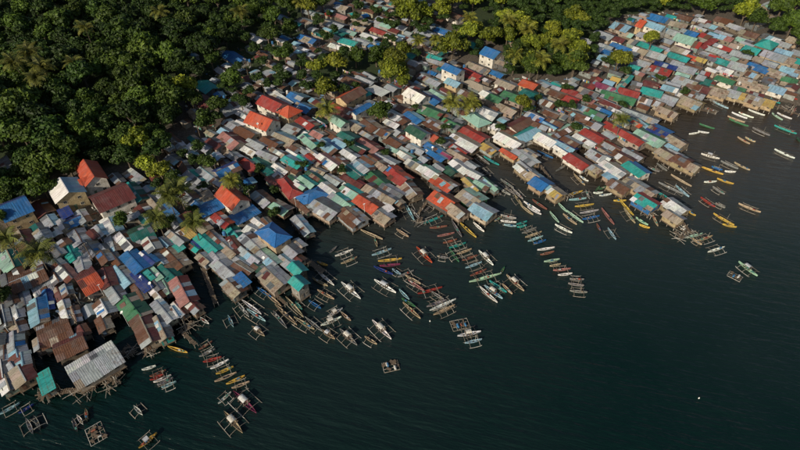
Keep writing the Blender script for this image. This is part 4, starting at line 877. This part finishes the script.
# ------------------------------------------------------------------ boats
BOATS = {   # 'u v length dx dy colour type' : B outrigger, C canoe, W outrigger with canopy, R bamboo raft
(0,375): "180 310 110 35 80 g B;225 290 100 45 100 d B;60 205 150 100 -55 l B;160 205 110 100 -60 B B;455 300 90 20 60 d C;485 270 60 40 60 w B;515 245 60 5 60 k C;575 350 110 40 100 k R",
(100,375): "230 215 80 60 60 w B;290 395 150 130 -110 y W;350 -5 110 100 -40 r B;375 18 120 100 -40 w B;392 38 110 100 -45 d B;415 60 100 100 -40 l B;345 25 90 100 -40 R C",
(100,300): "467 300 130 130 40 y C;295 410 70 70 -20 w C",
(200,300): "20 120 70 60 40 w B;185 130 80 30 60 l B;300 55 150 150 110 w B;340 90 140 140 90 l B;260 45 120 80 100 g B;350 190 100 80 60 k W;515 90 190 170 160 k B;560 50 170 150 170 k C;480 120 140 120 150 d C;35 275 100 100 -60 r B;45 320 110 110 -50 d B;75 360 120 110 -30 R B;120 388 130 120 -60 w B;150 425 120 120 -50 y B;590 40 60 60 60 t B",
(200,375): "155 15 150 120 -50 k C;215 32 130 110 -50 y C;245 62 120 110 -40 k B;150 140 110 80 -70 w B;270 165 200 180 170 v W;200 285 180 130 150 k W",
(300,300): "40 130 150 150 90 k B;75 160 130 110 90 d B;90 30 90 80 50 b B;185 125 140 170 -70 w W;215 85 110 110 -60 w W;275 100 80 70 60 k C;170 210 100 90 60 k W;290 225 150 130 120 d W;490 180 170 140 140 w W;425 245 90 80 50 k B;545 395 100 90 -20 k R",
(300,225): "265 170 120 110 -40 w B;295 215 110 100 -40 k B;430 60 150 140 60 k C;455 105 60 20 60 k C;150 318 150 130 110 w B;120 345 110 100 50 k C;155 420 120 110 60 k B;305 395 160 140 120 w W;510 370 160 150 90 w W;490 165 130 120 -40 l B;540 212 150 140 -15 y B;540 243 130 120 -10 v C;500 275 130 120 50 B C;585 290 60 50 30 l B;135 235 70 60 20 y C;200 150 60 50 -40 d C",
(200,225): "385 405 110 90 60 b B;475 425 130 110 90 k C",
(400,225): "15 50 90 80 50 k B;145 182 140 100 100 o W;255 195 70 60 10 d B;325 185 100 60 80 n B;345 125 110 100 -30 t B;300 100 90 80 -20 r B;230 15 110 100 -10 r C;275 60 110 100 -20 p C;360 15 120 50 80 d C;398 30 140 100 90 y C;472 15 90 70 60 w C;385 162 100 90 -30 k B;418 200 100 90 -30 r B;442 243 110 100 -35 l B;470 288 110 100 -40 r B;515 200 130 100 100 w W;515 318 200 190 -50 e B;560 405 140 110 80 l W;530 420 150 100 90 w C;590 370 130 90 60 t B;30 290 110 100 -40 d B;70 335 110 90 50 k B;105 362 120 90 60 p B;180 395 160 150 -40 R B;20 430 90 60 60 l C;230 440 90 80 50 d B",
(400,150): "55 370 130 50 90 l B;95 390 100 60 70 d C;200 420 130 100 -40 t B;165 355 60 40 -30 d B;580 410 60 50 -30 k B;500 60 100 90 70 d B;560 60 110 90 50 t C;515 130 90 60 60 d B;575 255 60 50 50 d B",
(400,300): "80 50 150 110 100 k B;45 22 100 100 60 n C;255 28 180 140 -60 w B;265 62 150 130 -60 k B;215 8 130 120 -40 d B;415 205 150 130 -25 w W;440 250 110 90 -20 l B;360 145 110 100 -20 k R",
(500,225): "60 5 80 80 10 l C;130 10 60 60 -10 t B;175 35 100 80 -30 d B;200 60 110 90 -30 k B;212 85 100 90 -30 l B;238 103 80 80 -20 b C;275 145 110 105 -15 w C;282 172 90 90 -20 r C;310 215 100 95 -15 e C;330 243 70 60 -10 k B;370 270 110 110 -10 p B;390 298 90 90 -10 w C;460 328 90 90 5 d B;455 360 100 100 15 d B;470 402 110 100 10 d B;380 25 120 100 50 w B;590 15 50 30 50 r C;90 350 150 110 100 k W;40 388 90 60 60 k C;5 280 60 30 -50 n C",
(500,150): "40 205 100 90 60 d B;25 250 90 80 50 g B;95 270 90 80 80 g B;115 305 80 60 80 k B;70 240 80 70 60 d B;160 362 100 90 70 k C;185 345 120 100 60 w C;210 362 100 90 50 w C;237 330 110 90 60 r C;50 403 100 90 20 g B;50 432 100 90 10 w B;130 440 70 70 -20 t C;325 405 90 60 70 e C;365 340 80 60 60 e C;448 402 130 110 80 e B;418 418 110 90 70 k C;440 263 120 120 -30 y C;465 297 110 110 -10 l C;505 335 120 120 -15 y B;535 372 120 120 -20 g C;545 408 110 100 -20 b B;525 270 60 30 60 d B;410 120 110 100 -60 d C;475 180 100 60 60 k B;505 175 60 50 30 w C;270 30 110 90 40 b B;590 238 30 30 -30 n C;590 262 30 30 0 w C",
(600,150): "35 265 80 80 -10 w C;20 230 60 60 -20 n C;45 400 130 70 90 p C;150 345 140 80 90 y C;180 395 120 60 80 k B;110 290 80 70 0 y C;250 430 90 80 50 e C;330 425 80 30 60 k C;485 185 150 130 75 k C;425 230 170 150 70 d B;490 250 110 70 60 l B;375 272 110 80 50 t C;545 378 70 60 40 y C;320 120 80 60 20 d B;370 105 80 70 50 d B;390 60 90 80 20 k C",
(600,225): "70 55 90 50 70 l B;265 10 60 60 20 y C;515 30 120 100 60 y R;560 65 110 80 -20 e B;585 100 70 60 40 k B",
(700,225): "25 85 100 90 -30 k B;95 150 110 100 -30 w B;285 265 150 130 100 e W;210 305 90 80 40 k R;175 5 90 90 20 y C",
(700,150): "60 40 120 110 30 w W;70 125 150 140 50 y C;100 112 70 60 20 b B;175 92 120 110 50 d B;250 100 110 100 50 k C;180 132 70 65 5 w C;60 193 80 80 -3 w C;150 190 110 105 35 y C;110 245 90 80 50 d B;45 315 110 90 60 R B;120 335 60 60 30 d B;140 420 150 140 80 y B;295 350 150 150 60 k B;505 25 140 110 50 w B",
(700,75): "125 175 110 105 50 l B;65 210 80 80 30 d R;235 245 105 100 40 w C;275 243 100 95 35 w C;215 268 115 110 40 k C;230 288 130 130 50 n C;365 342 120 110 50 d B;260 395 90 80 45 k C;300 390 70 65 30 k C;355 210 110 100 35 w C;462 252 80 70 45 e C;505 248 100 95 40 w C;510 330 150 145 55 t B;40 310 100 90 30 n C;20 345 70 60 10 w C;530 140 90 70 35 R C;475 147 70 60 30 t C;560 222 60 30 -40 p C;590 390 40 30 30 N C",
(600,75): "565 352 70 70 -10 w C",
}
def hull_me(n=11, beam=.5):
    """open banca hull, one unit long, beam in units of its own width"""
    v = []; f = []; prof = [(-1.0, 1.0), (-.92, .35), (-.55, -.25), (0, -.45), (.55, -.25), (.92, .35), (1.0, 1.0), (.82, .98), (.6, .25), (0, .05), (-.6, .25), (-.82, .98)]
    K = len(prof)
    for i in range(n):
        t = i/(n-1)*2-1; w = beam*(1-abs(t)**1.9)**1.05+.02; sheer = .55*abs(t)**3
        for a, b in prof: v.append((t*.5, a*w, b*(.85 if abs(t) < .98 else .8)+sheer*1.1))
    for i in range(n-1):
        for k in range(K): f.append((i*K+k, i*K+(k+1) % K, (i+1)*K+(k+1) % K, (i+1)*K+k))
    f += [tuple(range(K))[::-1], tuple((n-1)*K+k for k in range(K))]
    return mesh('hull', v, f, PAINT)
HULL = hull_me()
def float_me():
    v = []; n = 6
    pts = [(-.5,.32,.7),(-.43,.08,1),(0,0,1),(.43,.08,1),(.5,.32,.7)]
    for x, z, r in pts: v += [(x,   .064*r*math.cos(k*math.pi/3), z+.064*r*math.sin(k*math.pi/3)) for k in range(n)]
    f = [(i*n+k, i*n+(k+1) % n, (i+1)*n+(k+1) % n, (i+1)*n+k) for i in range(4) for k in range(n)]
    return mesh('outrigger_float', v, f+[tuple(range(n))[::-1], tuple(4*n+k for k in range(n))], BAMBOO)
FLOAT = float_me()
def boom_me():
    m = MB(); m.tube([(0,-1,-.30),(0,-.8,-.02),(0,-.4,.22),(0,0,.28),(0,.4,.22),(0,.8,-.02),(0,1,-.30)], .036, 5)
    return m.me('boom', BAMBOO)
BOOM = boom_me()
THWART = MB().box((0,0,0),(1,1,1)).me('thwart', WOOD)
def canopy_me():
    v = []; n = 6
    for x in (-.5, .5):
        for k in range(n+1): t = k/n*2-1; v.append((x, t*.5, .22*(1-t*t)))
    for x in (-.5, .5):
        for k in range(n+1): t = k/n*2-1; v.append((x, t*.5, .22*(1-t*t)-.05))
    f = [(k, k+1, n+2+k, n+1+k) for k in range(n)]; o = 2*(n+1)
    f += [(o+n+1+k, o+n+2+k, o+k+1, o+k) for k in range(n)]+[(0, n+1, o+n+1, o), (n, o+n, o+2*n+1, 2*n+1)]
    f += [(k, o+k, o+k+1, k+1) for k in range(n)]+[(n+1+k, n+2+k, o+n+2+k, o+n+1+k) for k in range(n)]
    return mesh('canopy', v, f, PAINT)
CANOPY = canopy_me()
POLE = MB().tube([(0,0,0),(0,0,1)], 1.0, 5).me('pole', BAMBOO)
RPOLE = MB().tube([(-.5,0,0),(.5,0,0)], 1.0, 5).me('bamboo_pole', BAMBOO)
BCOL = dict(PAL); BCOL.update({'w':(0.76,0.77,0.75),'d':(0.22,0.22,0.22),'g':(0.36,0.36,0.36),'k':(0.42,0.34,0.23),'y':(0.58,0.40,0.08),'e':(0.36,0.55,0.42),'r':(0.24,0.10,0.07),'l':(0.30,0.48,0.56)})
BNAME = {'g':'grey','w':'white','d':'weathered','r':'rust brown','R':'red','o':'orange','b':'blue','B':'deep blue','l':'pale blue','t':'turquoise','n':'green','N':'dark green','e':'mint green','p':'pink','y':'yellow','k':'bare-wood','v':'purple'}
bl = {}; boats = []
for (ox, oy), txt in BOATS.items():
    for it in txt.split(';'):
        p = it.split(); u, v, ln, dx, dy = map(float, p[:5]); c, ty = p[5], p[6]
        px, py = ox+u/6, oy+v/6
        x, y = flat(px, py, .3); n_ = math.hypot(dx, dy); x1, y1 = flat(px+dx/n_*2, py+dy/n_*2, .3)
        th = math.atan2(y1-y, x1-x); Lm = ln/6/2*math.hypot(x1-x, y1-y)
        Lm = min(max(Lm*.95, 3.4), 12.5)
        boats.append([x, y, th, Lm, c, ty])
# leave room between moored hulls and under-house posts
for r_ in range(30):
    for i in range(len(boats)):
        for j in range(i+1, len(boats)):
            a, b = boats[i], boats[j]; ddx, ddy = b[0]-a[0], b[1]-a[1]; dd = math.hypot(ddx, ddy)
            if dd > 9: continue
            wa = 1.1 if a[5] in 'CB' else 2.0; wb = 1.1 if b[5] in 'CB' else 2.0
            ga = dict(x=a[0], y=a[1], th=a[2], L=a[3]*.9, W=wa); gb = dict(x=b[0], y=b[1], th=b[2], L=b[3]*.9, W=wb)
            o, ax = overlap(ga, gb)
            if o > .05:
                sg = 1 if -(ddx*ax[0]+ddy*ax[1]) > 0 else -1; mv = min(o, .5)*.5
                a[0] += ax[0]*sg*mv; a[1] += ax[1]*sg*mv; b[0] -= ax[0]*sg*mv; b[1] -= ax[1]*sg*mv
STILTS = [h for h in houses if h['stilt']]
for x, y, th, Lm, c, ty in boats:
    for _ in range(6):     # slide out from under houses
        for h in STILTS:
            if math.hypot(h['x']-x, h['y']-y) > 12: continue
            o, ax = overlap(dict(x=x, y=y, th=th, L=Lm*.9, W=1.2), h)
            if o > .2:
                sg = 1 if (x-h['x'])*ax[0]+(y-h['y'])*ax[1] > 0 else -1
                x += ax[0]*sg*o; y += ax[1]*sg*o
    if terrain(x, y) > -0.3: zw = max(terrain(x, y), 0)
    else: zw = 0.0
    col = jit(BCOL[c], .12)
    if ty == 'R':
        root = empty('bamboo_raft', (x, y, zw), th); W = Lm*.7; n1 = max(4, int(Lm/.9)); n2 = max(4, int(W/.7))
        for i in range(n2): obj('bamboo_pole', RPOLE, root, mat4=Matrix.Translation((random.uniform(-.15,.15), -W/2+W*i/(n2-1), .05)) @ Matrix.Diagonal((Lm, .075, .075, 1)))
        for i in range(n1): obj('bamboo_pole', RPOLE, root, mat4=Matrix.Translation((-Lm/2+Lm*i/(n1-1), 0, .2)) @ Matrix.Rotation(math.pi/2, 4, 'Z') @ Matrix.Diagonal((W, .05, .05, 1)))
        for i in range(random.randint(6, 10)):
            s = random.uniform(.6, 1.3)
            obj('deck_board', THWART, root, mat4=Matrix.Translation((random.uniform(-.4,.4)*Lm, random.uniform(-.38,.38)*W, .30+.01*i)) @ Matrix.Rotation(random.uniform(0, 3), 4, 'Z') @ Matrix.Diagonal((s*1.3, s*.7, .05, 1)))
        for i in range(random.randint(2, 4)):
            s = random.uniform(.5, .9)
            obj('float_drum', MB().tube([(0,-s*.7,0),(0,-s*.6,0),(0,s*.6,0),(0,s*.7,0)], [s*.3,s*.36,s*.36,s*.3], 8).me('float_drum', PAINT), root, loc=(random.uniform(-.35,.35)*Lm, random.uniform(-.35,.35)*W, .34+s*.3), color=random.choice([(0.5,0.5,0.48),(0.05,0.2,0.4),(0.6,0.6,0.57),(0.3,0.1,0.06)]))
        lab = ('broad' if Lm > 6 else 'small')+' bamboo raft with boards and drums '+relation(x, y); cat = 'raft'
    else:
        mast = False
        beam = .58+.04*Lm if ty != 'W' else .75+.05*Lm
        root = empty({'B':'outrigger_boat','C':'canoe','W':'canopied_outrigger_boat'}[ty], (x, y, zw), th)
        obj('hull', HULL, root, color=col, mat4=Matrix.Translation((0, 0, .18)) @ Matrix.Diagonal((Lm, beam, .52, 1)))
        for i in range(3): obj('thwart', THWART, root, mat4=Matrix.Translation((Lm*(-.25+.25*i), 0, .42)) @ Matrix.Diagonal((.32, beam*.86, .05, 1)), color=col)
        if ty in 'BW':
            sp = min(1.1+.125*Lm, 2.6) if ty == 'B' else min(1.35+.145*Lm, 3.2)
            nb = 3 if Lm > 6 else 2
            fl_c = random.random() < .35
            for s in (-1, 1):
                obj('outrigger_float', FLOAT, root, mat4=Matrix.Translation((0, s*sp, .1)) @ Matrix.Diagonal((Lm*.74, 1.15, 1, 1)))
            for i in range(nb): obj('boom', BOOM, root, mat4=Matrix.Translation((Lm*(-.28+.56*i/(nb-1)), 0, .5)) @ Matrix.Diagonal((1.1, sp, 1.0, 1)))
            mast = random.random() < .5
            if mast: obj('pole', POLE, root, mat4=Matrix.Translation((Lm*.12, 0, .3)) @ Matrix.Rotation(R(random.uniform(-8, 8)), 4, 'X') @ Matrix.Diagonal((.04, .04, random.uniform(2, 3.4), 1)))
        for i in range(random.choice((0, 1, 1, 2))):
            obj('cargo', MB().box((0,0,.5),(1,.8,.8)).box((.1,0,1.0),(.6,.5,.3)).me('cargo', PAINT), root, color=random.choice([(0.5,0.5,0.48),(0.05,0.16,0.3),(0.3,0.25,0.18),(0.06,0.06,0.065),(0.32,0.08,0.05),(0.08,0.25,0.2)]), mat4=Matrix.Translation((random.uniform(-.34,.34)*Lm, 0, .40)) @ Matrix.Diagonal((random.uniform(.4,.9), beam*.6, random.uniform(.25,.5), 1)))
        if ty == 'W':
            for i in range(3): obj('deck_board', THWART, root, mat4=Matrix.Translation((Lm*(-.14+.11*i), 0, .72)) @ Matrix.Diagonal((Lm*.04, sp*.8, .05, 1)))
            cc = random.choice([(0.7,0.7,0.67),(0.65,0.62,0.55),(0.5,0.52,0.55)])
            for sx in (-1, 1):
                for sy in (-1, 1): obj('pole', POLE, root, mat4=Matrix.Translation((Lm*.12*sx-Lm*.05, sy*beam*.6, .6)) @ Matrix.Diagonal((.04, .04, 1.15, 1)))
            obj('canopy', CANOPY, root, color=cc, mat4=Matrix.Translation((-Lm*.05, 0, 1.7)) @ Matrix.Diagonal((Lm*.24, beam*1.25, 1.0, 1)))
        sz = 'long ' if Lm > 8.2 else 'short ' if Lm < 5 else ''
        what = {'B':'outrigger boat'+(' with mast pole' if mast else ''),'C':'narrow canoe','W':'canopied outrigger boat'}[ty]
        lab = f'{sz}{BNAME[c]} {what} {relation(x, y, None)}'; cat = 'boat'
    lab = ' '.join(lab.split()[:16]); bl.setdefault(lab, []).append((root, cat))
for lab, rs in bl.items():
    for r_, cat in rs: tag(r_, lab, cat, ('boats moored off the town' if cat == 'boat' else 'bamboo rafts') if len(rs) == 1 else 'look-alikes: '+lab)
print('boats', len(boats))

# ------------------------------------------------------------------ boardwalks, dishes, poles
PLANK = MB().box((0,0,0),(1,1,1)).me('plank', WOOD)
WALKS = [((203,268),(216,304),1.3,'grey boardwalk along the dark channel'),((303,258),(324,272),1.8,'plank jetty beside the twin turquoise stilt houses'),((536,160),(556,186),1.0,'boardwalk behind the pier of yellow stilt houses'),((772,105),(806,117),1.2,'plank walk out along the bay shore'),((428,200),(418,214),1.0,'short plank walk below the pair of orange roofs'),((180,330),(196,345),1.0,'rickety plank walk out from the shore shacks'),((662,196),(690,232),.9,'plank walk beside the pale stilt house row'),((272,292),(286,304),.9,'plank walk below the tan stilt house'),((60,392),(96,388),1.4,'broken plank deck under the big galvanised roof'),((105,385),(122,372),1.2,'plank deck beside the big galvanised roof'),((38,396),(58,388),2.2,'bamboo drying deck below the maroon and tan roof'),((700,110),(716,112),1.2,'plank walk on the inlet shore')]
for (a, b, w, lab) in WALKS:
    x0, y0 = flat(*a, 1.0); x1, y1 = flat(*b, 1.0); ln = math.hypot(x1-x0, y1-y0); th = math.atan2(y1-y0, x1-x0)
    root = empty('boardwalk', (x0, y0, 0), th)
    n = max(4, int(ln/.55))
    for i in range(n): obj('plank', PLANK, root, mat4=Matrix.Translation((ln*(i+.5)/n, random.uniform(-.1,.1), 1.1+random.uniform(-.02,.02))) @ Matrix.Rotation(R(random.uniform(-4, 4)), 4, 'Z') @ Matrix.Diagonal((ln/n*.8, w*random.uniform(.85,1.15), .06, 1)))
    for s in (-1, 1): obj('beam', PLANK, root, mat4=Matrix.Translation((ln/2, s*w*.38, 1.01)) @ Matrix.Diagonal((ln, .12, .12, 1)))
    for i in range(max(2, int(ln/2.5))+1):
        for s in (-1, 1): obj('post', POST, root, mat4=Matrix.Translation((ln*i/max(2, int(ln/2.5)), s*w*.45, -3.2)) @ Matrix.Diagonal((.09, .09, 4.3+random.uniform(0,.9), 1)))
    tag(root, lab, 'boardwalk', 'plank walks over the water')
SCAFFOLD = [(46,393,5,'below the maroon and tan roof'),(84,392,6,'under the big galvanised roof'),(112,384,5,'at the corner of the big galvanised roof'),(190,326,5,'beside the rickety plank walk'),(150,352,4,'below the maroon stilt house'),(345,218,4,'in front of the rusty stilt house by the inlet'),(398,206,5,'on the muddy inlet below the orange roof'),(420,222,4,'below the pair of orange roofs'),(478,216,4,'in front of the pink walled stilt house'),(238,296,4,'below the tan stilt houses'),(680,236,5,'off the end of the pale stilt house row'),(648,214,4,'below the blue walled stilt house'),(786,108,6,'along the bay shore boardwalk'),(712,100,5,'on the inlet shore below the yellow stilt houses'),(566,196,4,'off the end of the pier of yellow stilt houses'),(128,352,4,'between the maroon stilt house and the galvanised roof')]
for a, b, R_, where in SCAFFOLD:
    x, y = flat(a, b, .8); th = field(a, b); root = empty('bamboo_scaffold', (x, y, 0), th)
    for i in range(22):
        u, v = random.uniform(-.5, .5)*R_, random.uniform(-.35, .35)*R_
        if i < 8: M = Matrix.Translation((u, v, -3)) @ Matrix.Rotation(R(random.gauss(0, 4.5)), 4, 'X') @ Matrix.Diagonal((.07, .07, random.uniform(3.8, 5.6), 1)); obj('post', POST, root, mat4=M)
        else: obj('bamboo_pole', RPOLE, root, mat4=Matrix.Translation((u*.6, v, random.uniform(.5, 1.5))) @ Matrix.Rotation(random.choice((0, math.pi/2))+random.gauss(0, .35), 4, 'Z') @ Matrix.Rotation(random.gauss(0, .12), 4, 'Y') @ Matrix.Diagonal((R_*random.uniform(.5, 1.1), .06, .06, 1)))
    for i in range(5): obj('plank', PLANK, root, mat4=Matrix.Translation((random.uniform(-.3,.3)*R_, random.uniform(-.3,.3)*R_, 1.0+.07*i)) @ Matrix.Rotation(random.uniform(0, 3), 4, 'Z') @ Matrix.Diagonal((random.uniform(.8, 2.2), random.uniform(.3, .9), .05, 1)))
    tag(root, 'tangle of bamboo poles and planks '+where, 'scaffold', 'bamboo scaffolds along the water edge')
for a, b, lab in ((430,321,'small white mooring buoy off the white boats outside the inlet'),(699,398,'lone white mooring buoy far out on open water')):
    x, y = flat(a, b, .2); root = empty('mooring_buoy', (x, y, 0))
    m_ = MB().tube([(0,0,-.3),(0,0,-.1),(0,0,.2),(0,0,.42),(0,0,.5)], [.06,.15,.18,.11,.03], 10); obj('float', m_.me('float', METAL, True), root)
    obj('ring', MB().tube([(-.12,0,.48),(-.08,0,.62),(.08,0,.62),(.12,0,.48)], .03, 5).me('ring', WOOD), root)
    tag(root, lab, 'buoy', 'mooring buoys')
def dish_me():
    v = [(0,0,0)]; f = []; n = 12
    for j, (r, z) in enumerate(((.35,.03),(.7,.13),(.95,.25))):
        v += [(r*math.cos(k*2*math.pi/n), r*math.sin(k*2*math.pi/n), z) for k in range(n)]
    f += [(0, 1+k, 1+(k+1) % n) for k in range(n)]
    for j in (0, 1): f += [(1+j*n+k, 1+(j+1)*n+k, 1+(j+1)*n+(k+1) % n, 1+j*n+(k+1) % n) for k in range(n)]
    return mesh('dish', v, f, METAL)
DISH = dish_me(); STEM = MB().tube([(0,0,0),(0,0,1)], .05, 6).me('mast', METAL)
DISHES = [(12,245),(84,252),(97,280),(137,269),(159,287),(125,309),(21,324),(52,312),(226,212),(221,224),(275,75),(249,111),(293,206),(376,190),(377,206),(236,237),(354,88),(267,263),(269,121),(425,144)]
dl = {}
for a, b in DISHES:
    hh = min(built, key=lambda h: (h['px']-a)**2+(h['py']-b)**2)
    th = hh['th']; ex = hh['L']/2*.93+.45; ey = -hh['W']*.5-.5
    x = hh['x']+math.cos(th)*ex*.4-math.sin(th)*ey; y = hh['y']+math.sin(th)*ex*.4+math.cos(th)*ey
    z = max(terrain(x, y), -2.5); top = (0 if hh['stilt'] else 0)+{1: 4.6, 2: 7.6, 3: 9.5}[hh['st']]+(1.5 if hh['stilt'] else 0)
    root = empty('satellite_dish', (x, y, z-.3), random.uniform(0, 6))
    obj('mast', STEM, root, mat4=Matrix.Diagonal((1, 1, top+.3-(z if z < 0 else 0), 1)))
    obj('dish', DISH, root, mat4=Matrix.Translation((0, 0, top+.3-(z if z < 0 else 0))) @ Matrix.Rotation(R(28), 4, 'Y') @ Matrix.Scale(.5, 4))
    lab = 'white satellite dish on a thin mast '+relation(x, y, None); dl.setdefault(lab, []).append(root)
for lab, rs in dl.items():
    for r_ in rs: tag(r_, lab, 'satellite dish', 'satellite dishes among the roofs' if len(rs) == 1 else 'look-alikes: '+lab)
# ------------------------------------------------------------------ water tanks, poles and washing lines in the lanes
def lane_spots(n, reach=3.0, gap=.7):
    out = []
    for _ in range(n*30):
        if len(out) >= n: break
        px, py = random.uniform(0, 800), random.uniform(20, 330)
        if not pt_in(px, py, TOWN_PX): continue
        x, y, z = ground(px, py, 2)
        if z < .5: continue
        x, y = roomy(x, y, reach)
        ok = True
        for h in houses:
            if abs(h['x']-x) < 12 and abs(h['y']-y) < 12:
                co, si = math.cos(h['th']), math.sin(h['th'])
                if max(abs((x-h['x'])*co+(y-h['y'])*si)-h['L']/2, abs((y-h['y'])*co-(x-h['x'])*si)-h['W']/2) < gap: ok = False; break
        if ok and all(math.hypot(x-a, y-b) > 12 for a, b in out): out.append((x, y))
    return out
ul = {}
UPOLE = MB().tube([(0,0,0),(0.01,0,.5),(0,0,1)], [1.2,1.0,.85], 7).me('pole', WOOD); XARM = MB().box((0,0,0),(1.8,.12,.12)).me('crossarm', WOOD); INS = MB().tube([(0,0,0),(0,0,.12),(0,0,.2)], [.05,.08,.04], 6).me('insulator', METAL)
for x, y in lane_spots(34, gap=.35):
    z = terrain(x, y); H = random.uniform(7.5, 9.5); root = empty('utility_pole', (x, y, z-.3), random.uniform(0, 3.1))
    obj('pole', UPOLE, root, mat4=Matrix.Diagonal((.13, .13, H, 1)))
    a_ = obj('crossarm', XARM, root, loc=(0, .14, H-.6))
    for u in (-.8, -.3, .3, .8): obj('insulator', INS, a_, loc=(u, 0, .06))
    ul.setdefault('wooden utility pole with a crossarm '+relation(x, y), []).append((root, 'utility pole'))
TANK = MB().tube([(0,0,0),(0,0,.05),(0,0,1.15),(0,0,1.35),(0,0,1.42)], [.52,.58,.58,.4,.16], 12).me('tank', PAINT)
for x, y in lane_spots(30, gap=.7):
    z = terrain(x, y); root = empty('water_tank', (x, y, z-.2), random.uniform(0, 3)); hs = random.uniform(2.2, 3.4); cn, cc = random.choice([('blue',(0.04,0.16,0.36)),('white',(0.62,0.62,0.6)),('black',(0.03,0.03,0.035))])
    for u in (-.5, .5):
        for v in (-.5, .5): obj('leg', POST, root, mat4=Matrix.Translation((u, v, 0)) @ Matrix.Diagonal((.06, .06, hs, 1)))
    obj('stand', PLANK, root, mat4=Matrix.Translation((0, 0, hs)) @ Matrix.Diagonal((1.3, 1.3, .1, 1)))
    obj('tank', TANK, root, loc=(0, 0, hs+.05), color=cc)
    ul.setdefault(cn+' water tank on stand '+relation(x, y), []).append((root, 'water tank'))
def cloth_me(seed):
    rnd = random.Random(seed); v = []; f = []
    for i in range(5):
        for j in range(3): v.append((-.5+i/4, .06*math.sin(i*1.9+seed)*j/2, -j/2*(1+.06*rnd.random())))
    f = [(i*3+j, i*3+j+1, (i+1)*3+j+1, (i+1)*3+j) for i in range(4) for j in range(2)]
    return mesh('garment', v, f, PAINT)
CLOTH = [cloth_me(i) for i in range(3)]
for x, y in lane_spots(30, gap=.5):
    z = terrain(x, y); th = field(*proj(x, y, z)[:2]); root = empty('washing_line', (x, y, z-.2), th); ln = random.uniform(3, 5)
    for u in (-1, 1): obj('post', POST, root, mat4=Matrix.Translation((u*ln/2, 0, 0)) @ Matrix.Diagonal((.05, .05, 3.6, 1)))
    obj('line', MB().tube([(-ln/2,0,3.5),(0,0,3.35),(ln/2,0,3.5)], .015, 4).me('line', METAL), root)
    for i in range(int(ln/.8)): obj('garment', CLOTH[i % 3], root, color=random.choice([(0.6,0.6,0.58),(0.4,0.06,0.06),(0.06,0.14,0.36),(0.5,0.4,0.1),(0.1,0.3,0.25),(0.5,0.25,0.3)]), mat4=Matrix.Translation((-ln/2+.5+i*.8, 0, 3.40)) @ Matrix.Diagonal((.6, 1, random.uniform(.7, 1.2), 1)))
    ul.setdefault('washing line hung with bright clothes '+relation(x, y), []).append((root, 'washing line'))
for lab, rs in ul.items():
    for r_, cat in rs: tag(r_, lab, cat, cat+'s of the town' if len(rs) == 1 else 'look-alikes: '+lab)
# ------------------------------------------------------------------ loose boards, tarps and scrap lying in the lanes and along the shore
def litter_material():
    m, nt, p = new_mat('scrap'); a = N(nt, 'ShaderNodeAttribute', attribute_name='paint'); nt.links.new(a.outputs['Color'], p.inputs['Base Color']); p.inputs['Roughness'].default_value = .8
    return m
def build_litter():
    m = MB(); cols = []
    pal = [(0.3,0.26,0.2),(0.2,0.15,0.1),(0.4,0.4,0.4),(0.55,0.55,0.53),(0.12,0.12,0.13),(0.1,0.2,0.32),(0.3,0.12,0.08),(0.42,0.34,0.22),(0.16,0.26,0.22)]
    n = 0
    while n < 5200:
        px = random.uniform(min(xs), max(xs)); py = random.uniform(min(ys), max(ys))
        if not pt_in(px, py, TOWN_PX) or pt_in(px, py, GLADE_PX): continue
        x, y, z = ground(px, py, .2); n += 1
        if z < .35: continue
        l = random.uniform(.4, 2.4); w = random.uniform(.12, .9) if l < 1.3 else random.uniform(.1, .3)
        m.box((x, y, terrain(x, y)+.16), (l, w, random.uniform(.15, .6)), random.uniform(0, 3.1)); cols.append(jit(random.choice(pal), .3))
    me = m.me('scrap_heaps', litter_material())
    at = me.attributes.new('paint', 'FLOAT_COLOR', 'FACE'); at.data.foreach_set('color', [q for c in cols for _ in range(6) for q in (*c, 1)])
    tag(obj('scrap_heaps', me), 'loose boards and scrap strewn over the lanes between the shacks', 'scrap', kind='stuff')
build_litter()
print('objects', len(bpy.data.objects))
